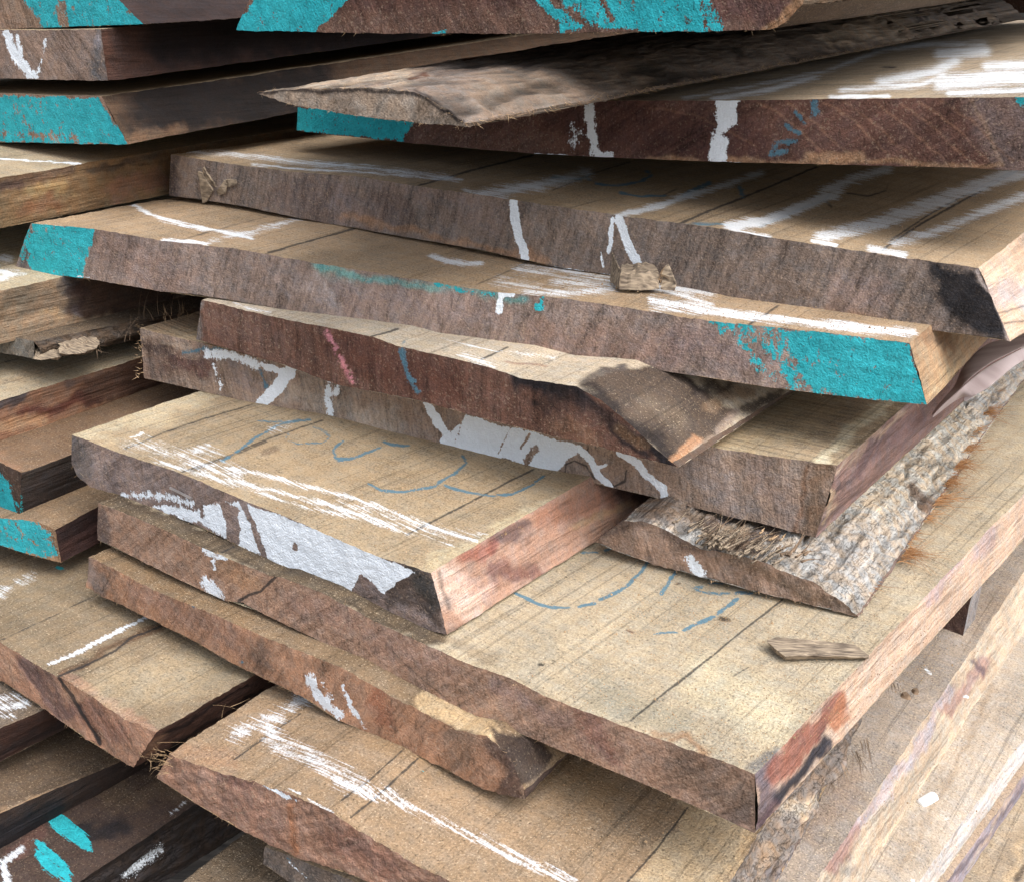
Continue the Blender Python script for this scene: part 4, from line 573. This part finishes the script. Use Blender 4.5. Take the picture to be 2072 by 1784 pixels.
board('plank', 'second lowest plank at the lower right with lilac bark on its edge', [(1200,1850),(1500,1960),(1790,2030)], [(1200,1900),(1500,2000),(1845,2050)], z=-12.45, anc=((1200,1850),(1500,1960)), head=37, tline=((1915,1784),(2072,1565),-12.45), bline=((1945,1784),(2072,1600),-12.9), vis=14, ct=C_(180,150,114), cs=C_(150,136,140), ops=[('C','s',[(1925,1784),(2072,1590)],8,6,.8,C_(110,96,100)),('C','s',[(1960,1760),(2072,1560)],6,5,.6,C_(196,170,140))])
board('plank', 'bottom right corner plank with a rough knot', [(1400,1950),(1700,2050),(1980,2100)], [(1400,2000),(1700,2100),(2100,2130)], z=-13.0, anc=((1400,1950),(1700,2050)), head=36, tline=((2200,1784),(2400,1540),-13.0), bline=((2260,1784),(2450,1560),-13.9), vis=12, ct=C_(186,160,120), cs=C_(128,112,100), samp=.1, ops=[('C','t',Q(9,[(2066,1580),(1980,1784)]),26,14,.6,C_(214,180,130)),('C','t',Q(9,[(2066,1700),(2030,1760)]),16,10,.7,C_(60,40,30))])

# ------------------------------------------------------------------ small loose things and attached pieces
OBJ = {o.get('label'): o for o in COL.objects}
def fan_solid(name, base, tops, m, label=None, cat=None, parent=None, org=None, R=None, jit=.02, group=None, n=28, rings=4):
    # closed lumpy solid between a base outline and a top outline (stack units)
    b = np.array(base); t = np.array(tops)
    def rs(p):
        q = np.vstack([p, p[:1]]); d = np.r_[0, np.cumsum(np.linalg.norm(q[1:]-q[:-1], axis=1))]; k = np.linspace(0, d[-1], n, endpoint=False)
        return np.stack([np.interp(k, d, q[:,i]) for i in range(3)], -1)
    b, t = rs(b), rs(t); V = []; 
    for k in range(rings+1): V.append(b*(1-k/rings)+t*(k/rings))
    ct = t.mean(0); cb = b.mean(0)
    for f in (.66, .33): V.append(ct+(t-ct)*f)
    V = np.vstack(V); V = np.vstack([V, ct, cb]); V = V+v3(V*9, 4)*jit+v3(V*25, 5)*jit*.6
    nr = rings+3; F = []
    for k in range(nr-1):
        for i in range(n):
            j = (i+1) % n; F.append((k*n+i, k*n+j, (k+1)*n+j, (k+1)*n+i))
    cti = nr*n; cbi = cti+1; 
    for i in range(0, n):
        j = (i+1) % n; F.append(((nr-1)*n+i, (nr-1)*n+j, cti, cti)); F.append((j, i, cbi, cbi))
    o0 = b.mean(0)
    me = bpy.data.meshes.new(name)
    if parent is None: L_ = (V-o0)*T
    else: L_ = to_local(V, org, R)
    me.from_pydata([tuple(v) for v in L_], [], [tuple(dict.fromkeys(f)) for f in F]); me.materials.append(m); me.update()
    ob = bpy.data.objects.new(name, me); COL.objects.link(ob)
    if parent is None: ob.location = tuple(o0*T+np.array([0, 0, H])); meta(ob, label, cat, group)
    else: ob.parent = parent
    return ob
def lift(pts, z, dz): return [onz(p, z)+np.array([0, 0, dz]) for p in pts]
def frame_of(label):
    o = OBJ[label]; a = o.rotation_euler.z
    R = np.array([[math.cos(a), -math.sin(a), 0], [math.sin(a), math.cos(a), 0], [0, 0, 1]])
    return o, (np.array(o.location)-np.array([0, 0, H]))/T, R
L3_ = 'long plank with thick chalk strokes and a blackened right corner on its end'
L6_ = 'grey brown plank with white paint and two cut loops on its end'
L7_ = 'plank with thick white paint across its end, blue loops and chalk bands on its top'
LS_ = 'thick slab covered with pale cracked bark on its right, resting under the grey brown plank'
L10_ = 'lowest wide plank in front with a chalk sweep on top and frayed left tip'
LB_ = 'short broken plank with splintered knot in the dark gap on the left'
L8C_ = 'cracked plank at the lower left with a groove and thin chalk line on top'
# dark splinter on the widest plank
b = Q(9, [(645,462),(690,440),(1130,480),(1213,528),(1205,548),(900,542),(745,552),(690,515)])
t = Q(9, [(640,445),(692,420),(1125,462),(1205,522),(1195,538),(890,526),(740,534),(694,498)])
fan_solid('splinter', lift(b, -8.31, 0), lift(t, -8.23, 0), MCHIP, 'flat dark grey splinter lying on the widest plank near its right edge', 'splinter', jit=.012, n=60, rings=2)
# broken fragment between two planks
b = Q(2, [(1555,1606),(1650,1612),(1780,1606),(1745,1560),(1570,1545)])
t = Q(2, [(1553,1500),(1640,1515),(1770,1492),(1735,1484),(1560,1478)])
f0 = fan_solid('wood_fragment', lift(b, -4.66, 0), [onz(p, -4.66)+0*ray(p) for p in b], MCHIP, 'torn tan wood fragment against the foot of the chalk stroked plank', 'wood fragment', jit=.012, n=40, rings=3)
_me = f0.data; _c = onz(Q(2, [(1650,1600)])[0], -4.66)
def set_solid(ob, base, hgt, lean, jit):
    me = ob.data; n = 40; bb = np.array([v.co[:] for v in me.vertices])
    for i, v in enumerate(me.vertices):
        k = min(i//n, 3) if i < n*6 else (3 if i == n*6 else 0)
        v.co.z += hgt*T*k/3*(1+.10*math.sin(v.co.x*230)+.06*math.sin(v.co.x*900+1)); v.co.y += lean*T*k/3
set_solid(f0, b, .24, .12, .02)
o, og, R = f0, (np.array(f0.location)-np.array([0,0,H]))/T, np.eye(3)
def flake(parent, org, R, name, pts3, m, th=.02):
    # thin torn flake given as a strip of 3-D point pairs
    P = np.array(pts3); n = len(P)//2; V = np.vstack([P, P+np.array([th, th*.6, th])]); F = []
    for k in range(n-1):
        a = 2*k; F += [(a, a+1, a+3, a+2), (2*n+a, 2*n+a+2, 2*n+a+3, 2*n+a+1), (a, a+2, 2*n+a+2, 2*n+a), (a+1, 2*n+a+1, 2*n+a+3, a+3)]
    F += [(0, 2*n, 2*n+1, 1), (2*n-2, 2*n-1, 4*n-1, 4*n-2)]
    me = bpy.data.meshes.new(name); me.from_pydata([tuple(v) for v in to_local(V, org, R)], [], F); me.materials.append(m); me.update()
    ob = bpy.data.objects.new(name, me); COL.objects.link(ob); ob.parent = parent
    if name == 'bark_strip': me.shade_smooth(); md = ob.modifiers.new('round', 'SUBSURF'); md.levels = md.render_levels = 2
    return ob
def pz(cx, cy, sheet, z): return onz(Q(sheet, [(cx, cy)])[0], z)
A = lambda x, y, dz: pz(x, y, 2, -4.66)+np.array([0, 0, dz])
flake(o, og, R, 'torn_flap', [A(1555,1605,0),A(1505,1560,.0),A(1555,1605,.12),A(1505,1555,.14),A(1560,1600,.28),A(1508,1545,.28),A(1545,1590,.30),A(1505,1540,.42)], MCHIP, .015)
flake(o, og, R, 'torn_flap', [A(1785,1608,0),A(1860,1615,.0),A(1790,1600,.14),A(1868,1612,.1),A(1775,1600,.24),A(1850,1610,.2),A(1800,1598,.36),A(1815,1600,.38)], MCHIP, .015)
sp = [(A(1780,1600,.05+.03*k), (random.gauss(0,.4), -.3, random.random()), .16, random.uniform(-1,1)) for k in range(8)]
V, F = fibres(sp, .02); link_mesh('splinter_fibres', to_local(V, og, R), F, [MFIB], parent=o)
# crumbs
def crumb(sheet, x, y, z, r, m, label, cat, group, nm, fl=.7):
    c = pz(x, y, sheet, z); k = 9; a0 = random.random()*6
    base = [c+r*np.array([math.cos(a0+i*2*math.pi/k)*random.uniform(.7,1.2), math.sin(a0+i*2*math.pi/k)*random.uniform(.6,1.1), 0]) for i in range(k)]
    tp_ = [c+(q-c)*.55+np.array([random.gauss(0,.1)*r, random.gauss(0,.1)*r, r*fl*random.uniform(.7,1.3)]) for q in base]
    return fan_solid(nm, base, tp_, m, label, cat, jit=r*.12, group=group, n=12, rings=2)
for x, y in ((1535,1270),(1780,915),(1740,982),(1768,1037),(1828,1045),(1395,1497),(1430,1492),(1402,1522),(1365,1570),(1384,1588),(1355,1597),(1345,1698),(1445,1780),(1897,862)):
    crumb(9, x, y, -12.1, random.uniform(.022,.05), MCHALK, 'tiny white chalk crumb scattered on the pale plank around the chalk stick', 'chalk crumb', 'chalk crumbs on the pale plank', 'chalk_crumb')
for x, y in ((1525,600),(1545,625),(1745,755)):
    crumb(9, x, y, -11.12, random.uniform(.03,.055), MCHALK, 'white chalk flake on the brown topped plank at the lower right', 'chalk crumb', 'chalk flakes on the brown topped plank', 'chalk_flake', .3)
crumb(9, 1410, 765, -11.12, .10, MFIBD, 'small curled bark crumb alone on the brown topped plank', 'bark crumb', None, 'bark_crumb', .8)
crumb(9, 1462, 738, -11.12, .08, MFIBD, 'paler bark crumb touching the curled bark crumb', 'bark crumb', None, 'bark_crumb', 1.2)
crumb(3, 1695, 231, -1.0, .045, MFIBD, 'small dark bark crumb at the top end of the white streaks', 'bark crumb', None, 'bark_crumb', .8) if False else None
# chalk stick
c1, c2 = pz(1478,1388,9,-12.1), pz(1562,1338,9,-12.1); ax = c2-c1; Lc = np.linalg.norm(ax); rr = .098
segs = 28; prof = [(0,.0),(0,.80),(.03,.96),(.07,1),(.5,1.0),(.93,.99),(.985,.93),(1,.8),(1.0,.0)]
V = []; e1 = ax/Lc; e2 = np.cross([0,0,1], e1); e3 = np.array([0,0,1.0])
for s_, q in prof:
    for i in range(segs):
        a = 2*math.pi*i/segs; V.append(c1+np.array([0,0,rr])+e1*Lc*s_+(e2*math.cos(a)+e3*math.sin(a))*rr*q)
V = np.array(V); V += v3(V*14, 7)*.006; F = [(k*segs+i, k*segs+(i+1) % segs, (k+1)*segs+(i+1) % segs, (k+1)*segs+i) for k in range(len(prof)-1) for i in range(segs)]
ch = link_mesh('chalk_stick', (V-c1)*T, F, [MCHALK], loc=tuple(c1*T+np.array([0,0,H]))); meta(ch, 'broken stub of white chalk lying on the pale plank at the lower right', 'chalk')
# staple in the white painted end
o, og, R = frame_of(L7_); tpf, bof, DR, DL, DB, hx, n = REP[L7_]; fw = -n if n.dot(hx) > 0 else n
s1, s2 = onplane(Q(4, [(960,1100)])[0], tpf[0], n), onplane(Q(4, [(1068,1163)])[0], tpf[0], n)
d = (s2-s1); d /= np.linalg.norm(d); up = np.cross(fw, d); V = []
for p, q in ((s1, .06), (s2, .02)):
    for a_, b_ in ((-1,-1),(1,-1),(1,1),(-1,1)): V.append(p+up*a_*.016+fw*(q+.014*b_))
V = np.array(V); st = link_mesh('staple', to_local(V, og, R), [(0,1,5,4),(1,2,6,5),(2,3,7,6),(3,0,4,7),(0,3,2,1),(4,5,6,7)], [MSTEEL], parent=o, smooth=False)
# splinters on the left end of the chalk stroked plank
o, og, R = frame_of(L3_); tpf, bof, DR, DL, DB, hx, n = REP[L3_]; fw = -n if n.dot(hx) > 0 else n
def onf(x, y, k=.02, sheet=1): return onplane(Q(sheet, [(x, y)])[0], tpf[0], n)+fw*k
flake(o, og, R, 'splinter', [onf(1125,935,.02),onf(1140,930,.06),onf(1140,975,.05),onf(1165,965,.09),onf(1165,1010,.05),onf(1190,1005,.06),onf(1185,1035,.01),onf(1200,1040,.02)], MCHIP)
flake(o, og, R, 'splinter', [onf(1100,955,.02),onf(1125,960,.04),onf(1115,1010,.05),onf(1160,1010,.06),onf(1120,1070,.03),onf(1190,1060,.05),onf(1125,1130,.01),onf(1150,1120,.02)], MCHIP)
flake(o, og, R, 'splinter', [onf(1245,1005,.03),onf(1255,1030,.03),onf(1280,995,.09),onf(1290,1035,.09),onf(1318,1000,.07),onf(1322,1022,.07)], MCHIP)
flake(o, og, R, 'splinter', [onf(1205,1060,.03),onf(1220,1085,.03),onf(1240,1030,.09),onf(1265,1070,.09),onf(1255,1000,.07),onf(1270,1022,.07)], MCHIP)
# bark plank: torn splinters and reddish fibre tufts
o, og, R = frame_of(LS_); rtv = np.array([math.cos(math.radians(35)), -math.sin(math.radians(35)), 0])
hxs = np.array([math.sin(.61), math.cos(.61), 0])
for (x, y, cnt, L_) in ((2040,762,60,.26),(2016,800,60,.26),(1998,838,80,.32),(1980,875,80,.32),(1962,912,90,.32),(1945,945,90,.32),(1925,978,80,.34),(1905,1015,100,.40),(1884,1052,70,.36),(1856,1092,30,.22),(1838,1126,80,.36),(1775,1198,12,.2)):
    c = onz((x-1, y+2), -8.27); sp = []; hd = random.gauss(.3, .5); cnt = int(cnt*random.uniform(.5,1.4)); L_ *= random.uniform(.7,1.25)
    for k in range(cnt):
        bs_ = c+hxs*random.gauss(0, .15)+np.array([0,0,random.uniform(0,.10)])-rtv*.06
        dr = rtv+hxs*(hd+random.gauss(0,.6))+np.array([0,0,random.uniform(-.1,.4)])
        sp.append((bs_, dr, L_*random.choice((.3,.5,.7,.9,1.0,1.6)), random.uniform(-.9,.9)))
    V, F = fibres(sp, .012); link_mesh('fibre_tuft', to_local(V, og, R), F, [MTUFT], parent=o)
def bz(x, y, z): return pz(x, y, 6, z)
for (x, y, cnt, L_, m_) in ((330,1430,60,.55,MCHIP),(400,1440,60,.6,MFIBD),(480,1410,30,.5,MCHIP),(560,1500,40,.35,MCHIP),(610,1470,26,.35,MCHIP),(760,1490,26,.4,MFIBD),(250,1330,22,.4,MCHIP),(690,1400,14,.2,MFIB)):
    c = bz(x, y, -7.66); sp = []
    for k in range(cnt//2):
        sp.append((c+rtv*random.gauss(0,.16)+hxs*random.gauss(0,.08)+np.array([0,0,random.uniform(0,.06)]), hxs+rtv*random.gauss(.05,.10)+np.array([0,0,random.uniform(-.10,.04)]), L_*random.uniform(.3,1.6), random.uniform(-.3,.3)))
    V, F = fibres(sp, random.choice((.02,.045,.06))); link_mesh('bark_splinter', to_local(V, og, R), F, [m_], parent=o)
# lilac peeling strip of inner bark hanging from the grey brown plank
o, og, R = frame_of(L6_)
up_ = [(1540,715),(1600,630),(1690,545),(1700,450),(1850,300),(1960,290),(2066,262),(2240,170)]
lo_ = [(1550,735),(1640,660),(1730,600),(1760,625),(1880,560),(1960,480),(2066,400),(2240,330)]
pp = []
for i, (a, b2) in enumerate(zip(up_, lo_)):
    zz = -6.95+.11*i; pp += [bz(a[0], a[1], zz+.05), bz((a[0]+b2[0])/2, (a[1]+b2[1])/2, zz+.16)]
flake(o, og, R, 'bark_strip', pp, MPEEL, .03); pp = []
for i, (a, b2) in enumerate(zip(up_, lo_)):
    zz = -6.95+.11*i; pp += [bz((a[0]+b2[0])/2, (a[1]+b2[1])/2, zz+.16), bz(b2[0], b2[1], zz-.05)]
flake(o, og, R, 'bark_strip', pp, MPEEL, .03)
flake(o, og, R, 'bark_strip', [bz(1715,640,-6.9),bz(1740,640,-6.9),bz(1750,560,-6.7),bz(1810,590,-6.75),bz(1790,520,-6.6),bz(1850,560,-6.65)], MPEEL, .03)
# bearer under the widest plank
c = pz(1725, 418, 9, -11.11); ha = math.radians(36); ex = np.array([math.cos(ha), -math.sin(ha), 0]); ey = np.array([math.sin(ha), math.cos(ha), 0])
hgt_ = 2.0; V = np.array([c, c-ex*6, c-ex*6+ey*.75, c+ey*.75, c+[0,0,hgt_], c-ex*6+[0,0,hgt_], c-ex*6+ey*.75+[0,0,hgt_], c+ey*.75+[0,0,hgt_]])
N8 = 14; Vv, Fv, Cc = [], [], []
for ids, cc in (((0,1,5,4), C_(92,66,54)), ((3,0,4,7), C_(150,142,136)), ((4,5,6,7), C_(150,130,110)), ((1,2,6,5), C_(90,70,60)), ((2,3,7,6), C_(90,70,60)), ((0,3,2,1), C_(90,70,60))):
    q = V[list(ids)]; base = len(Vv)
    for j in range(N8):
        for i in range(N8):
            a, b2 = i/(N8-1), j/(N8-1); Vv.append((q[0]*(1-a)+q[1]*a)*(1-b2)+(q[3]*(1-a)+q[2]*a)*b2); Cc.append((*cc, 1))
    Fv.append(grid_quads(N8, N8, base))
Vv = np.array(Vv); Vv = Vv+v3(Vv*4, 8)*.02
bb = link_mesh('bearer', (Vv-c)*T, np.vstack(Fv), [ME], None, {'Col': np.array(Cc), 'Mk': np.zeros((len(Vv), 4))}, tuple(c*T+np.array([0,0,H]))); meta(bb, 'small squared bearer block wedged beneath the right edge of the widest plank', 'bearer')
# shredded bark hanging along the lowest plank
o, og, R = frame_of(L10_)
for x, y, L_, cnt in ((1180,1020,.5,10),(1130,1080,.55,10),(1030,1130,.3,16),(870,1350,.3,14),(1330,690,.25,12),(1000,1200,.35,10),(780,1480,.25,10)):
    c = pz(x, y, 9, -10.75); sp = [(c+np.array([random.gauss(0,.05), random.gauss(0,.05), random.uniform(0,.1)]), (random.gauss(.0,.12), random.gauss(-.8,.12), random.uniform(-.5,-.1)), L_*random.uniform(.5,1.2), random.uniform(-.25,.25)) for _ in range(cnt)]
    V, F = fibres(sp, .012); link_mesh('bark_shred', to_local(V, og, R), F, [MFIBD if cnt != 16 else MFIB], parent=o)
c = pz(905, 1120, 7, -10.15); sp = [(pz(random.uniform(870,960), random.uniform(1060,1200), 7, -10.2), (-.8+random.gauss(0,.3), -.4+random.gauss(0,.4), random.uniform(-.1,.8)), random.uniform(.06,.2), random.uniform(-1.2,1.2)) for _ in range(34)]
V, F = fibres(sp, .011); link_mesh('frayed_tip', to_local(V, og, R), F, [MFIB], parent=o)['kind'] = 'stuff'
# splinters of the cracked plank corner
o, og, R = frame_of(L8C_)
sp = [(pz(random.uniform(740,860), random.uniform(1010,1140), 7, -10.6), (random.gauss(.4,.4), random.gauss(-.2,.4), random.uniform(-.8,.2)), random.uniform(.06,.2), random.uniform(-.8,.8)) for _ in range(12)]
sp += [(pz(1180, 800, 7, -10.3), (.9,.1,.0), .5, .3), (pz(1230, 870, 7, -10.5), (.1,.1,1), .25, .2), (pz(870, 1010, 7, -10.5), (.9,.3,-.1), .5, .2), (pz(1280,810,7,-10.3), (.9,.5,.1), .3, .1)]
V, F = fibres(sp, .012); link_mesh('splinter_fibres', to_local(V, og, R), F, [MFIB], parent=o)['kind'] = 'stuff'
# broken stub: torn knots and curled fibres
o, og, R = frame_of(LB_)
def knot(pts, z0, z1, m):
    fan_solid('splintered_knot', [pz(x, y, 4, z0) for x, y in pts], [pz(x, y, 4, z1) for x, y in pts], m, parent=o, org=og, R=R, jit=.045, n=30, rings=3)
knot([(190,395),(195,270),(300,240),(350,290),(330,395)], -6.98, -6.82, MCHIP)
knot([(330,370),(320,290),(400,255),(500,260),(560,300),(520,350),(440,370)], -6.93, -6.72, MCHIP)
sp = [(pz(random.uniform(340,560), random.uniform(300,360), 4, -6.75), (random.gauss(.5,.5), -.5, random.gauss(-.2,.3)), random.uniform(.15,.35), random.uniform(-.6,.6)) for _ in range(30)]
sp += [(pz(x, y, 4, -6.4), (random.gauss(0,.2), -.1, 1), .5, random.uniform(-.9,.9)) for x, y in ((770,150),(800,170),(850,180),(880,150),(950,140),(1000,150),(720,290),(690,300))]
V, F = fibres(sp, .014); link_mesh('splinter_fibres', to_local(V, og, R), F, [MFIBD], parent=o)['kind'] = 'stuff'
# ragged fuzz at the left tip of the grey brown plank
o, og, R = frame_of(L6_)
sp = [(pz(random.uniform(760,800), random.uniform(200,500), 4, -6.6), (-.8+random.gauss(0,.3), -.2, random.gauss(.1,.4)), random.uniform(.04,.11), random.uniform(-1,1)) for _ in range(36)]
sp += [(pz(random.uniform(900,1060), random.uniform(140,190), 4, -6.45), (random.gauss(0,.3), .1, 1), random.uniform(.1,.25), random.uniform(-1,1)) for _ in range(20)]
V, F = fibres(sp, .014); link_mesh('frayed_tip', to_local(V, og, R), F, [MFIB], parent=o)['kind'] = 'stuff'
# fuzz along the lower edge of the waney plank
LW_ = 'long brown waney plank with pointed end, lying on the white streaked plank'
o, og, R = frame_of(LW_); tpf, bof, DR, DL, DB, hx, n = REP[LW_]
sp = [(bof[-1]+DB*random.uniform(0,18)+np.array([0,0,random.uniform(0,.08)]), (random.gauss(.5,.3), random.gauss(-.4,.3), random.uniform(-.5,.3)), random.uniform(.04,.13), random.uniform(-.9,.9)) for _ in range(420)]
V, F = fibres(sp, .010); link_mesh('frayed_fibres', to_local(V, og, R), F, [MFIB], parent=o)['kind'] = 'stuff'

# sawdust lying on the tops
def tri_grains(regs):
    V, F = [], []
    for (x0, y0, x1, y1, x2, y2, z, nn) in regs:
        for _ in range(nn):
            a, b = random.random(), random.random(); p = (x0+(x1-x0)*a+(x2-x0)*b, y0+(y1-y0)*a+(y2-y0)*b)
            c = onz(p, z); r = random.uniform(.005, .013)*(1+1.2*(random.random() > .985)); k = len(V)
            for i in range(3):
                t_ = i*2.1+random.random(); V.append(c+r*np.array([math.cos(t_), math.sin(t_), -.2]))
            V.append(c+np.array([0, 0, r*1.1])); F += [(k,k+1,k+3), (k+1,k+2,k+3), (k+2,k,k+3)]
    return np.array(V), np.array(F)
V, F = tri_grains([(1020,1380,1520,1560,1500,1130,-8.31,1500),(1130,1280,1560,1300,1260,1130,-8.31,700),(200,890,870,1150,420,800,-7.49,1100),(380,1530,900,1760,560,1420,-10.14,1500),(900,1760,1400,1700,960,1600,-10.14,800),(190,455,1000,580,360,410,-4.67,600),(1000,585,1830,690,1010,540,-4.67,700),(560,350,1900,520,800,320,-3.74,700),(1700,1700,1830,1780,1900,1400,-11.11,250),(1880,1780,2060,1560,1960,1500,-12.09,250)])
sd_ = link_mesh('sawdust', V*T+np.array([0,0,H]), F, [MFIB], smooth=False); meta(sd_, 'loose pale sawdust grains sprinkled over the plank tops', 'sawdust', None, 'stuff')
# ------------------------------------------------------------------ yard, lights, camera
g = link_mesh('ground', [(-12,-6,0),(14,-6,0),(14,22,0),(-12,22,0)], [(0,1,2,3)], [MGRND], smooth=False); meta(g, kind='structure')
w = bpy.data.worlds.new('World'); bpy.context.scene.world = w; w.use_nodes = True; N = w.node_tree.nodes; L = w.node_tree.links
sky = N.new('ShaderNodeTexSky'); sky.sky_type = 'NISHITA'; sky.sun_disc = False; sky.sun_elevation = math.radians(58); sky.sun_rotation = math.radians(132)
sky.dust_density = 5; sky.air_density = 1.0; sky.ozone_density = 1.0
hs = N.new('ShaderNodeHueSaturation'); hs.inputs['Saturation'].default_value = .5; hs.inputs['Value'].default_value = 1.75; L.new(sky.outputs[0], hs.inputs['Color'])
L.new(hs.outputs[0], N['Background'].inputs[0]); N['Background'].inputs[1].default_value = .15
sd = bpy.data.lights.new('sun', 'SUN'); sd.energy = 2.35; sd.angle = math.radians(60); sd.color = (1, .99, .985); so = bpy.data.objects.new('sun', sd); COL.objects.link(so)
az, el = math.radians(140), math.radians(58)
from mathutils import Vector, Matrix
dv = Vector((math.sin(az)*math.cos(el), math.cos(az)*math.cos(el), math.sin(el))); so.rotation_euler = dv.to_track_quat('Z', 'Y').to_euler()
cd = bpy.data.cameras.new('camera'); co = bpy.data.objects.new('camera', cd); COL.objects.link(co)
cd.sensor_width = 36; cd.lens = FOC/2072*36; cd.clip_start = .02; cd.clip_end = 200
M = Matrix([[RT[0], UP[0], -FW[0], 0], [RT[1], UP[1], -FW[1], 0], [RT[2], UP[2], -FW[2], H], [0,0,0,1]]); co.matrix_world = M
sc = bpy.context.scene; sc.camera = co; sc.view_settings.view_transform = 'Standard'; sc.view_settings.look = 'None'; sc.view_settings.exposure = 0
sc.cycles.max_bounces = 5; sc.cycles.diffuse_bounces = 3; sc.cycles.glossy_bounces = 1
